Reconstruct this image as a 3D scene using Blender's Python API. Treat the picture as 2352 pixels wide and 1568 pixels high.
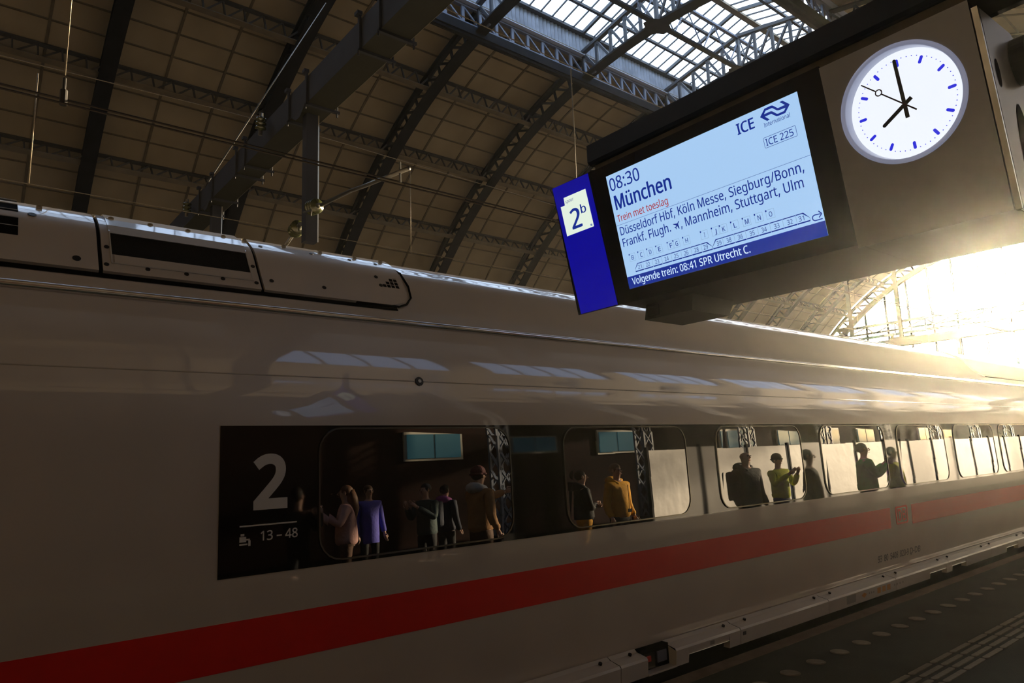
import bpy, bmesh, math, random
from mathutils import Vector, Matrix
random.seed(7)
PI = math.pi
sc = bpy.context.scene
for o in list(bpy.data.objects): bpy.data.objects.remove(o)

# ------------------------------------------------------------------ camera, sky, sun, exposure
H = 1.70                      # lens height above the platform; heights marked "rel" are measured from it
cam_d = bpy.data.cameras.new('camera'); cam = bpy.data.objects.new('camera', cam_d)
sc.collection.objects.link(cam); sc.camera = cam
R = [(0.62920708, -0.14757421, -0.76309914), (0.77634991, 0.0724178, 0.62612816), (-0.03713841, -0.98639623, 0.16013501)]
cam.matrix_world = Matrix(((R[0][0], -R[0][1], -R[0][2], 0), (R[1][0], -R[1][1], -R[1][2], 0), (R[2][0], -R[2][1], -R[2][2], H), (0, 0, 0, 1)))
cam_d.sensor_width = 36; cam_d.lens = 1608.17 * 36 / 2352; cam_d.clip_end = 600; cam_d.clip_start = 0.05

SUN_EL, SUN_AZ = math.radians(9.2), math.radians(-14.6)      # azimuth from +Y towards +X
sun_dir = Vector((math.sin(SUN_AZ) * math.cos(SUN_EL), math.cos(SUN_AZ) * math.cos(SUN_EL), math.sin(SUN_EL)))
W = bpy.data.worlds.new('world'); sc.world = W; W.use_nodes = True
wn = W.node_tree.nodes; wl = W.node_tree.links; wn.clear()
wo = wn.new('ShaderNodeOutputWorld'); wb = wn.new('ShaderNodeBackground'); ws = wn.new('ShaderNodeTexSky')
ws.sky_type = 'NISHITA'; ws.sun_disc = False; ws.sun_elevation = SUN_EL; ws.sun_rotation = SUN_AZ
ws.air_density = 1.0; ws.dust_density = 1.0; ws.ozone_density = 1.5
wx = wn.new('ShaderNodeMix'); wx.data_type = 'RGBA'; wx.blend_type = 'ADD'; wx.inputs[0].default_value = 1.0      # thin bright veil of high cloud added to the clear sky
wx.inputs[7].default_value = (1.05, 1.12, 1.25, 1); wl.new(ws.outputs[0], wx.inputs[6])
wl.new(wx.outputs[2], wb.inputs[0]); wb.inputs[1].default_value = 1.15; wl.new(wb.outputs[0], wo.inputs[0])
sl = bpy.data.lights.new('sun', 'SUN'); sl.energy = 36; sl.angle = math.radians(0.6); sl.color = (1.0, 0.80, 0.52)
so = bpy.data.objects.new('sun', sl); sc.collection.objects.link(so)
so.rotation_euler = (-sun_dir).to_track_quat('-Z', 'Y').to_euler(); so.location = sun_dir * 200
sc.view_settings.view_transform = 'Standard'; sc.view_settings.look = 'None'
sc.view_settings.exposure = 0.0; sc.view_settings.gamma = 1.0; sc.view_settings.use_curve_mapping = False
cy = sc.cycles
cy.max_bounces = 8; cy.diffuse_bounces = 4; cy.glossy_bounces = 4; cy.transparent_max_bounces = 24; cy.volume_bounces = 0
cy.sample_clamp_indirect = 3.0; cy.caustics_reflective = False; cy.caustics_refractive = False
cy.use_denoising = True
HAZE = 0.00105  # density of the haze added to imitate glare round the sun

# ------------------------------------------------------------------ helpers
def srgb(r, g, b):
    f = lambda c: (c / 255 / 12.92) if c <= 10 else ((c / 255 + 0.055) / 1.055) ** 2.4
    return (f(r), f(g), f(b))
_m = {}
def mat(name, col, rough=0.6, metal=0.0, var=0.0, scale=4.0, bump=0.0, bscale=30.0, ior=1.45, coat=0.0, emit=None, es=1.0, var2=None):
    if name in _m: return _m[name]
    m = bpy.data.materials.new(name); m.use_nodes = True
    nt = m.node_tree; n = nt.nodes; l = nt.links
    b = n['Principled BSDF']
    b.inputs['Base Color'].default_value = (*col, 1); b.inputs['Roughness'].default_value = rough
    b.inputs['Metallic'].default_value = metal; b.inputs['IOR'].default_value = ior
    if coat: b.inputs['Coat Weight'].default_value = coat; b.inputs['Coat Roughness'].default_value = 0.04
    tc = n.new('ShaderNodeTexCoord')
    if var > 0:
        nz = n.new('ShaderNodeTexNoise'); nz.inputs['Scale'].default_value = scale; nz.inputs['Detail'].default_value = 6
        l.new(tc.outputs['Object'], nz.inputs['Vector'])
        rp = n.new('ShaderNodeValToRGB'); rp.color_ramp.elements[0].position = 0.3; rp.color_ramp.elements[1].position = 0.7
        c2 = var2 or tuple(c * (1 - var) for c in col)
        rp.color_ramp.elements[0].color = (*c2, 1); rp.color_ramp.elements[1].color = (*col, 1)
        l.new(nz.outputs['Fac'], rp.inputs['Fac']); l.new(rp.outputs['Color'], b.inputs['Base Color'])
    if bump > 0:
        nb = n.new('ShaderNodeTexNoise'); nb.inputs['Scale'].default_value = bscale; nb.inputs['Detail'].default_value = 4
        l.new(tc.outputs['Object'], nb.inputs['Vector'])
        bp = n.new('ShaderNodeBump'); bp.inputs['Strength'].default_value = bump; bp.inputs['Distance'].default_value = 0.02
        l.new(nb.outputs['Fac'], bp.inputs['Height']); l.new(bp.outputs['Normal'], b.inputs['Normal'])
    if emit:
        b.inputs['Emission Color'].default_value = (*emit, 1); b.inputs['Emission Strength'].default_value = es
    _m[name] = m
    return m
def glassmat(name, tint=(0.95, 0.97, 1.0), gl=0.12):
    if name in _m: return _m[name]
    m = bpy.data.materials.new(name); m.use_nodes = True; nt = m.node_tree; n = nt.nodes; l = nt.links; n.clear()
    o = n.new('ShaderNodeOutputMaterial'); t = n.new('ShaderNodeBsdfTransparent'); g = n.new('ShaderNodeBsdfGlossy'); x = n.new('ShaderNodeMixShader')
    t.inputs[0].default_value = (*tint, 1); g.inputs['Roughness'].default_value = 0.05; x.inputs[0].default_value = gl
    l.new(t.outputs[0], x.inputs[1]); l.new(g.outputs[0], x.inputs[2]); l.new(x.outputs[0], o.inputs[0])
    _m[name] = m; return m
def paint(name, col, rough=0.4, wav=0.035, dirt=0.12):
    """glossy coach paint with slightly wavy sheet metal"""
    if name in _m: return _m[name]
    m = mat(name, col, rough=rough, ior=1.4, coat=1.0)
    nt = m.node_tree; n = nt.nodes; l = nt.links; b = n['Principled BSDF']
    tc = n.new('ShaderNodeTexCoord'); mp = n.new('ShaderNodeMapping'); mp.inputs['Scale'].default_value = (1, 0.5, 2.2)
    l.new(tc.outputs['Object'], mp.inputs['Vector'])
    nb = n.new('ShaderNodeTexNoise'); nb.inputs['Scale'].default_value = 1.3; nb.inputs['Detail'].default_value = 2
    l.new(mp.outputs[0], nb.inputs['Vector'])
    bp = n.new('ShaderNodeBump'); bp.inputs['Strength'].default_value = wav; bp.inputs['Distance'].default_value = 0.03
    l.new(nb.outputs['Fac'], bp.inputs['Height']); l.new(bp.outputs['Normal'], b.inputs['Normal']); l.new(bp.outputs['Normal'], b.inputs['Coat Normal'])
    nz = n.new('ShaderNodeTexNoise'); nz.inputs['Scale'].default_value = 2.0; nz.inputs['Detail'].default_value = 8
    l.new(tc.outputs['Object'], nz.inputs['Vector'])
    rp = n.new('ShaderNodeValToRGB'); rp.color_ramp.elements[0].position = 0.25; rp.color_ramp.elements[1].position = 0.75
    rp.color_ramp.elements[0].color = (*[c * (1 - dirt) for c in col], 1); rp.color_ramp.elements[1].color = (*col, 1)
    l.new(nz.outputs['Fac'], rp.inputs['Fac']); l.new(rp.outputs['Color'], b.inputs['Base Color'])
    return m

class MB:
    def __init__(s): s.v = []; s.f = []
    def quad(s, a, b, c, d):
        i = len(s.v); s.v += [tuple(a), tuple(b), tuple(c), tuple(d)]; s.f.append((i, i + 1, i + 2, i + 3)); return s
    def hexa(s, p):  # 8 pts: bottom 4, top 4
        i = len(s.v); s.v += [tuple(q) for q in p]
        for f in ((3, 2, 1, 0), (4, 5, 6, 7), (0, 1, 5, 4), (1, 2, 6, 5), (2, 3, 7, 6), (3, 0, 4, 7)): s.f.append(tuple(i + k for k in f))
        return s
    def box(s, x0, x1, y0, y1, z0, z1):
        return s.hexa([(x0, y0, z0), (x1, y0, z0), (x1, y1, z0), (x0, y1, z0), (x0, y0, z1), (x1, y0, z1), (x1, y1, z1), (x0, y1, z1)])
    def bar(s, a, b, w, h, up=(0, 0, 1)):
        a = Vector(a); b = Vector(b); d = (b - a).normalized(); u = Vector(up)
        if abs(d.dot(u)) > 0.98: u = Vector((1, 0, 0))
        x = d.cross(u).normalized() * (w / 2); y = x.cross(d).normalized() * (h / 2)
        return s.hexa([a - x - y, a + x - y, a + x + y, a - x + y, b - x - y, b + x - y, b + x + y, b - x + y])
    def tube(s, pts, r, n=8, cap=True):
        pts = [Vector(p) for p in pts]; i0 = len(s.v); k = len(pts)
        rs = r if isinstance(r, (list, tuple)) else [r] * k
        for j, p in enumerate(pts):
            d = (pts[min(j + 1, k - 1)] - pts[max(j - 1, 0)]).normalized()
            u = Vector((0, 0, 1)) if abs(d.z) < 0.9 else Vector((1, 0, 0))
            x = d.cross(u).normalized(); y = x.cross(d)
            for a in range(n):
                t = 2 * PI * a / n; s.v.append(tuple(p + (x * math.cos(t) + y * math.sin(t)) * rs[j]))
        for j in range(k - 1):
            for a in range(n):
                s.f.append((i0 + j * n + a, i0 + j * n + (a + 1) % n, i0 + (j + 1) * n + (a + 1) % n, i0 + (j + 1) * n + a))
        if cap:
            s.f.append(tuple(i0 + a for a in range(n))[::-1]); s.f.append(tuple(i0 + (k - 1) * n + a for a in range(n)))
        return s
    def grid(s, rows):
        i = len(s.v); m = len(rows[0])
        for r in rows: s.v += [tuple(p) for p in r]
        for a in range(len(rows) - 1):
            for b in range(m - 1): s.f.append((i + a * m + b, i + a * m + b + 1, i + (a + 1) * m + b + 1, i + (a + 1) * m + b))
        return s
    def poly(s, pts):
        i = len(s.v); s.v += [tuple(p) for p in pts]; s.f.append(tuple(range(i, i + len(pts)))); return s
    def prism(s, pts, off):
        off = Vector(off); n = len(pts); i = len(s.v)
        s.v += [tuple(p) for p in pts] + [tuple(Vector(p) + off) for p in pts]
        s.f.append(tuple(range(i, i + n))); s.f.append(tuple(range(i + 2 * n - 1, i + n - 1, -1)))
        for a in range(n): b = (a + 1) % n; s.f.append((i + a, i + n + a, i + n + b, i + b))
        return s
    def mesh(s, name, m, smooth=False, fix=False):
        me = bpy.data.meshes.new(name); me.from_pydata(s.v, [], s.f)
        for mm in (m if isinstance(m, (list, tuple)) else [m]): me.materials.append(mm)
        if smooth: me.polygons.foreach_set('use_smooth', [True] * len(me.polygons))
        if fix:
            b = bmesh.new(); b.from_mesh(me); bmesh.ops.recalc_face_normals(b, faces=b.faces); b.to_mesh(me); b.free()
        me.update(); return me
    def obj(s, name, m, parent=None, smooth=False, fix=False, label=None):
        return link(name, s.mesh(name, m, smooth, fix), parent, label)
def link(name, me, parent=None, label=None, loc=None):
    o = bpy.data.objects.new(name, me); sc.collection.objects.link(o)
    if parent is not None: o.parent = parent
    if loc is not None: o.location = loc
    if label: o['label'] = label
    return o
def tag(o, label=None, cat=None, group=None, kind=None):
    if label: o['label'] = label
    if cat: o['category'] = cat
    if group: o['group'] = group
    if kind: o['kind'] = kind
    return o
def empty(name, loc=(0, 0, 0), rot=(0, 0, 0), label=None, cat=None, group=None, kind=None):
    o = bpy.data.objects.new(name, None); sc.collection.objects.link(o); o.location = loc; o.rotation_euler = rot
    o.empty_display_size = 0.2
    return tag(o, label, cat, group, kind)
def copy_tree(o, parent=None, loc=None, rotz=None):
    c = o.copy(); sc.collection.objects.link(c)
    if parent is not None: c.parent = parent
    if loc is not None: c.location = loc
    if rotz is not None: c.rotation_euler[2] = rotz
    for ch in CH.get(o.name, [x for x in bpy.data.objects if x.parent == o]): copy_tree(ch, c)
    return c
CH = {}
def curve_mesh(splines, name='shape'):
    cu = bpy.data.curves.new(name, 'CURVE'); cu.dimensions = '2D'; cu.fill_mode = 'BOTH'
    for pts in splines:
        sp = cu.splines.new('POLY'); sp.points.add(len(pts) - 1); sp.use_cyclic_u = True
        for i, p in enumerate(pts): sp.points[i].co = (p[0], p[1], 0, 1)
    o = bpy.data.objects.new(name, cu); sc.collection.objects.link(o)
    dg = bpy.context.evaluated_depsgraph_get(); me = bpy.data.meshes.new_from_object(o.evaluated_get(dg), depsgraph=dg)
    bpy.data.objects.remove(o); bpy.data.curves.remove(cu); return me
try:
    import os
    FONT = bpy.data.fonts.load(os.path.join(bpy.utils.system_resource('DATAFILES', path='fonts'), 'NotoSansHebrew-Regular.woff2'))
except Exception: FONT = None
def text_mesh(s, bold=0.0):
    cu = bpy.data.curves.new('t', 'FONT'); cu.body = s; cu.size = 1; cu.resolution_u = 3
    cu.offset = bold
    if FONT: cu.font = FONT
    o = bpy.data.objects.new('t', cu); sc.collection.objects.link(o)
    dg = bpy.context.evaluated_depsgraph_get(); me = bpy.data.meshes.new_from_object(o.evaluated_get(dg), depsgraph=dg)
    bpy.data.objects.remove(o); bpy.data.curves.remove(cu); return me
def remap(me, fn):
    for v in me.vertices: v.co = fn(v.co.x, v.co.y)
    me.update(); return me
_h = text_mesh('H'); HCAP = max(v.co.y for v in _h.vertices)
def put_text(name, s, m, x0, x1, zb, cap, fn, parent, bold=0.0, capref=None):
    """text between x0 and x1 with its baseline at zb; cap = height of a capital; fn(x, z) gives the 3D point"""
    over = m not in (M_num, M_ink, M_red)
    me = text_mesh(s, 0 if over else bold)
    if bold > 0 and over:      # heavier stroke: the outlines laid over themselves a little shifted
        bm = bmesh.new()
        for dx, dy in ((0, 0), (bold, 0), (-bold, 0), (0, bold * .5), (0, -bold * .5), (bold * .7, bold * .35), (-bold * .7, -bold * .35)):
            bm.verts.ensure_lookup_table(); k0 = len(bm.verts); bm.from_mesh(me); bm.verts.ensure_lookup_table()
            for v in bm.verts[k0:]: v.co.x += dx; v.co.y += dy
        bm.to_mesh(me); bm.free()
    xs = [v.co.x for v in me.vertices]; a, b = min(xs), max(xs)
    hz = HCAP
    sx = (x1 - x0) / (b - a); sz = cap / hz
    remap(me, lambda x, y: fn(x0 + (x - a) * sx, zb + y * sz))
    me.materials.clear(); me.materials.append(m); me.name = name
    return link(name, me, parent)

# ------------------------------------------------------------------ materials
M_panel = mat('ceiling_panel_tan', (0.43, 0.355, 0.24), 0.85, var=0.25, scale=0.35, bump=0.15, bscale=8)
M_batten = mat('batten_grey_brown', (0.17, 0.14, 0.095), 0.7, var=0.3, scale=2)
M_truss = mat('truss_dark_paint', (0.018, 0.020, 0.024), 0.85, ior=1.2, var=0.35, scale=1.5)
M_purlin = mat('purlin_grey', (0.07, 0.07, 0.068), 0.55, var=0.3, scale=1.5)
M_flange = mat('purlin_flange', (0.2, 0.165, 0.115), 0.6, var=0.3, scale=1.5)
M_lat = mat('lantern_blue_grey', (0.17, 0.20, 0.28), 0.45, var=0.2, scale=3)
M_latd = mat('lantern_steel_dark', (0.04, 0.046, 0.06), 0.5, var=0.25, scale=3)
M_corr = mat('corrugated_zinc', (0.26, 0.28, 0.34), 0.4, metal=0.3, var=0.4, scale=1.2)
M_glass = glassmat('roof_glass', (0.98, 0.99, 1.0), 0.05)
M_tinted = glassmat('clerestory_glass_tinted', (0.66, 0.69, 0.75), 0.05)  # tint put in to dim the daylight falling on the train
M_gglass = glassmat('gable_glass', (1, 1, 1), 0.05)
M_white = paint('coach_white', (0.58, 0.515, 0.435))
M_red = paint('coach_red', (0.80, 0.014, 0.007))
M_band = mat('window_band_black', (0.004, 0.004, 0.004), 0.03, ior=1.5)
M_pane = mat('coach_window_glass', (0.002, 0.002, 0.002), 0.0, ior=2.35)
M_seal = mat('window_seal', (0.14, 0.135, 0.11), 0.22, metal=0.9)
M_dark = mat('black_shade_and_underparts', (0.003, 0.003, 0.003), 0.9, ior=1.1)  # near-black put in for shade in gaps and holes, also colours dark underparts
M_grille = mat('dark_mesh_grille', (0.007, 0.006, 0.005), 0.9, ior=1.2, bump=0.6, bscale=260)
M_bolt = mat('bolt_dark_steel', (0.02, 0.018, 0.016), 0.45, metal=0.6)
M_bright = mat('latch_and_lit_edge', (0.55, 0.50, 0.38), 0.3, metal=0.8)
M_num = mat('numeral_grey', (0.60, 0.575, 0.53), 0.6)
M_ink = mat('ink_dark', (0.03, 0.03, 0.035), 0.6)
M_skirt = paint('skirt_light_grey', (0.54, 0.51, 0.46), rough=0.3)
M_gant = mat('gantry_blue_grey', (0.026, 0.029, 0.040), 0.7, ior=1.25, var=0.3, scale=3)
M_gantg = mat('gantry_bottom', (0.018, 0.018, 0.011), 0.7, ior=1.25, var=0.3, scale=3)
M_steel = mat('steel_galvanised', (0.16, 0.155, 0.14), 0.3, metal=0.85, var=0.3, scale=8)
M_wire = mat('copper_wire_dark', (0.02, 0.014, 0.01), 0.35, metal=0.6)
M_rope = mat('stranded_rope', (0.22, 0.185, 0.13), 0.5, metal=0.5, var=0.5, scale=60)
M_porc = mat('insulator_green_brown', (0.035, 0.04, 0.012), 0.08, ior=1.6)
M_asph = mat('platform_asphalt', (0.046, 0.050, 0.037), 0.95, ior=1.2, var=0.35, scale=1.1, bump=0.35, bscale=90)
M_edge = mat('platform_edge_strip', (0.17, 0.125, 0.085), 0.95, ior=1.2, var=0.35, scale=5, bump=0.4, bscale=60)
M_conc = mat('platform_wall', (0.05, 0.045, 0.04), 0.9)
M_stud = mat('tactile_stud', (0.19, 0.165, 0.125), 0.8, ior=1.25, var=0.3, scale=30, bump=0.2, bscale=200)
M_ball = mat('ballast', (0.05, 0.045, 0.04), 0.95, var=0.4, scale=9, bump=0.8, bscale=25)
M_black = mat('display_bezel_black', (0.006, 0.006, 0.009), 0.15, ior=1.3)
M_case = mat('casing_dark', (0.012, 0.012, 0.011), 0.4, ior=1.35, var=0.2, scale=3)
M_beam = mat('hanger_beam_black', (0.012, 0.013, 0.013), 0.6, ior=1.3, var=0.25, scale=4)
M_gpan = mat('clock_panel_grey', (0.36, 0.365, 0.375), 0.38, metal=0.2, var=0.12, scale=2)
M_alu = mat('brushed_aluminium', (0.52, 0.51, 0.48), 0.24, metal=0.9, var=0.3, scale=14)
M_brown = mat('underside_brown', (0.09, 0.075, 0.045), 0.5, var=0.4, scale=12)

# ================================================================== THE HALL
XC, ZC = -24.6, -8.85 + H
RL, RU, RP = 34.8, 36.3, 36.65        # lower chord, upper chord, panel surface
T0Y, BAY, NT = 6.0, 9.0, 12
def arc(a, r, y): a = math.radians(a); return (XC - r * math.sin(a), y, ZC + r * math.cos(a))  # a>0 towards -X

# ---- ceiling: panels between battens; a bay is three panels wide, the pitch of the rows is 2.4375 degrees
ceil = empty('ceiling', (XC, 0, ZC + RP), label='arched tan panelled hall roof above the train', cat='ceiling', kind='structure')
STEP = 9.75 / 4
A0 = 10.45
rows = [A0 - 0.35 + STEP * i for i in range(21)]
def panel_mesh(a0, a1, y0, y1, lift=0.0):
    g = 0.0018 * 57.3 / 1.2
    b = MB(); n = 3; t = 0.06
    lo, hi = [], []
    for i in range(n + 1):
        a = a0 + 0.09 + (a1 - a0 - 0.18) * i / n
        lo.append([arc(a, RP, y0 + 0.045), arc(a, RP, y1 - 0.045)]); hi.append([arc(a, RP + t, y0 + 0.045), arc(a, RP + t, y1 - 0.045)])
    b.grid(lo)
    for e in (0, 1):
        b.grid([[lo[i][e], hi[i][e]] for i in range(n + 1)])
    b.quad(lo[0][0], lo[0][1], hi[0][1], hi[0][0]); b.quad(lo[n][0], lo[n][1], hi[n][1], hi[n][0])
    return b
PW = BAY / 3
off = Vector((XC, 0, ZC + RP))
proto_panels = []
for i in range(20):
    b = panel_mesh(rows[i], rows[i + 1], 0, PW); b.v = [tuple(Vector(v) - off) for v in b.v]
    proto_panels.append(b.mesh('ceiling_panel', M_panel))
cnt = 0
rest = MB()
for k in range(-2, NT):
    yb = T0Y + BAY * (k - 1) + BAY          # bay from truss k-? start
    for c in range(3):
        y = T0Y + BAY * (k - 1) + c * PW + 0.0
        for i in range(20):
            if 0 <= k <= 6 and i < 14 and cnt < 300:
                link('ceiling_panel', proto_panels[i], ceil, loc=(0, y, 0)); cnt += 1
            else:
                b = panel_mesh(rows[i], rows[i + 1], y, y + PW); o0 = len(rest.v)
                rest.v += [tuple(Vector(v) - off) for v in b.v]; rest.f += [tuple(q + o0 for q in f) for f in b.f]
# right half of the vault, mirrored
for k in range(-2, NT):
    for c in range(3):
        y = T0Y + BAY * (k - 1) + c * PW
        for i in range(17):
            b = panel_mesh(-rows[i + 1], -rows[i], y, y + PW); o0 = len(rest.v)
            rest.v += [tuple(Vector(v) - off) for v in b.v]; rest.f += [tuple(q + o0 for q in f) for f in b.f]
tag(rest.obj('panel_field', M_panel, ceil), kind='stuff')
bat = MB(); Y0_, Y1_ = T0Y - 3 * BAY, T0Y + BAY * (NT - 1)
for sgn, nn in ((1, 21), (-1, 18)):
    for i in range(nn):
        a = rows[i] * sgn; p = Vector(arc(a, RP + 0.03, Y0_)) - off; q = Vector(arc(a, RP + 0.03, Y1_)) - off
        bat.bar(p, q, 0.12, 0.13)
tag(bat.obj('row_batten', M_batten, ceil), kind='stuff')
bat = MB()
for k in range(-2, NT):
    for c in range(3):
        y = T0Y + BAY * (k - 1) + c * PW
        for sgn, nn in ((1, 20), (-1, 17)):
            pts = [Vector(arc(sgn * rows[i], RP - 0.0, y)) - off for i in range(nn + 1)]
            for i in range(nn): bat.bar(pts[i], pts[i + 1], 0.11, 0.14, up=(0, 1, 0))
tag(bat.obj('rafter_batten', M_batten, ceil), kind='stuff')
bk = MB()   # roof skin behind the panels keeps daylight out
for sgn, a1 in ((1, 62), (-1, -52.5)):
    pts = [(A0 * sgn) + (a1 - A0 * sgn) * i / 24 for i in range(25)]
    bk.grid([[Vector(arc(a, RP + 0.16, Y0_)) - off, Vector(arc(a, RP + 0.16, Y1_ + 0.3)) - off] for a in pts])
bk.obj('roof_skin', M_batten, ceil)

# ---- arched lattice trusses
def build_truss(hv=1.0):
    t = empty('arch_truss', (XC, 0, ZC), label='x', cat='roof truss', kind='structure')
    o = Vector((XC, 0, ZC))
    def ring(r, w, h, a0, a1, n):
        b = MB(); rr = []
        for i in range(n + 1):
            a = a0 + (a1 - a0) * i / n
            rr.append([Vector(arc(a, r - h / 2, -w / 2)) - o, Vector(arc(a, r - h / 2, w / 2)) - o, Vector(arc(a, r + h / 2, w / 2)) - o, Vector(arc(a, r + h / 2, -w / 2)) - o, Vector(arc(a, r - h / 2, -w / 2)) - o])
        b.grid(rr); return b
    ring(RL, 0.80, 0.10 if hv == 1 else 0.55, 62, -55, 60).obj('lower_chord', M_truss, t)
    ring(RL + 0.22, 0.12, 0.34, 62, -55, 60).obj('lower_web_plate', M_truss, t)
    ring(RU, 0.5, 0.1, 62, A0, 26).obj('upper_chord', M_truss, t)
    ring(RU - 0.2, 0.12, 0.3, 62, A0, 26).obj('upper_web_plate', M_truss, t)
    ring(RU, 0.5, 0.1, -A0, -55, 22).obj('upper_chord', M_truss, t)
    # web: one diagonal and one radial strut per half row, shared meshes turned about the arch centre
    dstep = STEP / 1.0
    def radial(a, da):
        p = Vector(arc(a, RL + 0.1, 0)) - o; q = Vector(arc(a + da, RU - 0.1, 0)) - o
        return MB().bar(p, q, 0.13 * hv, 0.16, up=(0, 1, 0))
    me_s = radial(0, 0).mesh('strut', M_truss); me_d = radial(0, dstep).mesh('diagonal', M_truss)
    for sgn, n in ((1, 20), (-1, 17)):
        for i in range(n):
            a = sgn * (A0 + dstep * i)
            for me, nm in ((me_s, 'strut'), (me_d, 'diagonal')):
                x = link(nm, me, t); x.rotation_euler = (0, -math.radians(a), 0)
                if nm == 'diagonal' and sgn < 0: x.rotation_euler = (0, -math.radians(a - dstep), 0)
    # lantern truss between A0 and -A0
    xl, xr = XC - 6.45, XC + 6.45
    zt = lambda x: (27.35 + (1 - abs(x - XC) / 6.45) * 1.25 + H)
    b = MB()
    b.bar(Vector((xl, 0, zt(xl))) - o, Vector((XC, 0, zt(XC))) - o, 0.34, 0.22); b.bar(Vector((XC, 0, zt(XC))) - o, Vector((xr, 0, zt(xr))) - o, 0.34, 0.22)
    b.obj('lantern_rafter', M_latd, t)
    zb = lambda x: ZC + math.sqrt(RL ** 2 - (x - XC) ** 2)
    xs = [xl + (xr - xl) * i / 10 for i in range(11)]
    ms = M_latd
    for i, x in enumerate(xs):
        MB().bar(Vector((x, 0, zb(x) + 0.05)) - o, Vector((x, 0, zt(x) - 0.05)) - o, 0.24 if i == 5 else 0.15, 0.2).obj('lantern_post', ms, t)
        if i < 10:
            x2 = xs[i + 1]
            p, q = ((x2, zb(x2)), (x, zt(x))) if i < 5 else ((x, zb(x)), (x2, zt(x2)))
            MB().bar(Vector((p[0], 0, p[1])) - o, Vector((q[0], 0, q[1])) - o, 0.13, 0.16).obj('lantern_diagonal', ms, t)
    for x, s in ((xl, 1), (xr, -1)):   # rounded knee bracket at the lantern's foot
        pts = [(x + s * 0.15, 0, zb(x) + 1.15), (x + s * 0.2, 0, zb(x) + 0.55), (x + s * 0.45, 0, zb(x) + 0.2), (x + s * 1.1, 0, zb(x) + 0.1)]
        MB().tube([Vector(p) - o for p in pts], 0.09, 6).obj('knee_bracket', M_lat, t)
    p = MB(); c = Vector((XC, 0, zb(XC) + 0.02)) - o
    p.poly([c + Vector((dx, dy, -0.07)) for dx, dy in ((-1.0, -.31), (-.55, -.5), (-.3, -1.0), (.3, -1.0), (.55, -.5), (1.0, -.31), (1.0, .31), (.55, .5), (.3, 1.0), (-.3, 1.0), (-.55, .5), (-1.0, .31))])
    p.obj('crossing_plate', M_truss, t)
    return t
names = ['first', 'second', 'third', 'fourth', 'fifth', 'sixth', 'seventh', 'eighth', 'ninth', 'tenth', 'eleventh', 'twelfth', 'thirteenth']
tr0 = build_truss(); CH[tr0.name] = list(tr0.children)
trusses = []
for k in range(-1, NT):
    t = tr0 if k == -1 else (build_truss(2.0) if k == NT - 1 else copy_tree(tr0))
    t.location.y = T0Y + BAY * k - 0.2
    if k == NT - 1: t['label'] = 'arched lattice truss rimming the bright glazed gable at the far end'
    elif k == -1: t['label'] = 'arched roof truss overhead, just outside the left edge of the view'
    elif k == 0: t['label'] = 'dark arched roof truss crossing the upper left of the photo, leftmost in view'
    elif k == 1: t['label'] = 'dark arched truss that passes behind the gantry beam'
    elif k == 2: t['label'] = 'arched lattice truss just beyond the gantry post, third from the left'
    elif k == 3: t['label'] = 'arched lattice truss meeting the lantern above the blue number sign'
    else: t['label'] = 'arched lattice truss, %s of the row counted from the left' % names[k]
    trusses.append(t)

# ---- longitudinal lattice purlins
def purlin(a, label):
    t = empty('lattice_purlin', arc(a, RL, T0Y - BAY), label=label, cat='purlin', group='longitudinal lattice purlins', kind='structure')
    o = Vector(arc(a, 0, 0)); base = Vector(t.location); LEN = BAY * NT
    lo = Vector(arc(a, RL + 0.25, 0)); up = Vector(arc(a + 0.0, RP - 0.25, 0)); z = Vector((0, base.y, 0))
    lo = lo - Vector((base.x, 0, base.z)); up = up - Vector((base.x, 0, base.z))
    nrm = (up - lo).normalized(); tv = Vector((nrm.z, 0, -nrm.x))
    MB().bar(lo, lo + Vector((0, LEN, 0)), 0.34, 0.07, up=nrm).obj('lower_chord', M_flange, t)
    MB().bar(lo + nrm * 0.12, lo + nrm * 0.12 + Vector((0, LEN, 0)), 0.05, 0.2, up=nrm).obj('chord_plate', M_purlin, t)
    MB().bar(up, up + Vector((0, LEN, 0)), 0.22, 0.12, up=nrm).obj('upper_chord', M_purlin, t)
    return t, lo, up, nrm
n_seg = 8
for j, a in enumerate((19.75, 29.5, 39.25, 49.0)):
    lab = ['grey lattice purlin running along the roof, nearest row below the lantern', 'grey lattice purlin, second row below the lantern', 'grey lattice purlin, third row below the lantern', 'grey lattice purlin low on the vault, hidden near the train roof'][j]
    t, lo, up, nrm = purlin(a, lab)
    sg = BAY / n_seg
    md = MB().bar(lo, up + Vector((0, sg, 0)), 0.08, 0.1).mesh('brace', M_purlin); mv = MB().bar(up, lo + Vector((0, 0.02, 0)), 0.08, 0.1).mesh('strut', M_purlin)
    for k in range(min(NT, 12) * n_seg):
        if j == 3 and k > 40: break
        link('strut', mv, t, loc=(0, sg * k, 0)); link('brace', md, t, loc=(0, sg * k, 0))
for a, lab in ((-19.75, 'grey lattice purlin on the roof half above the platform, upper row'), (-29.5, 'grey lattice purlin on the roof half above the platform, middle row'), (-39.25, 'grey lattice purlin on the roof half above the platform, lowest row')):
    t, lo, up, nrm = purlin(a, lab)
    w = MB(); sg = BAY / n_seg
    for k in range(NT * n_seg):
        w.bar(lo + Vector((0, sg * k, 0)), up + Vector((0, sg * (k + 1), 0)), 0.08, 0.1); w.bar(up + Vector((0, sg * k, 0)), lo + Vector((0, sg * k, 0)), 0.08, 0.1)
    tag(w.obj('lattice_web', M_purlin, t), kind='stuff')

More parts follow.
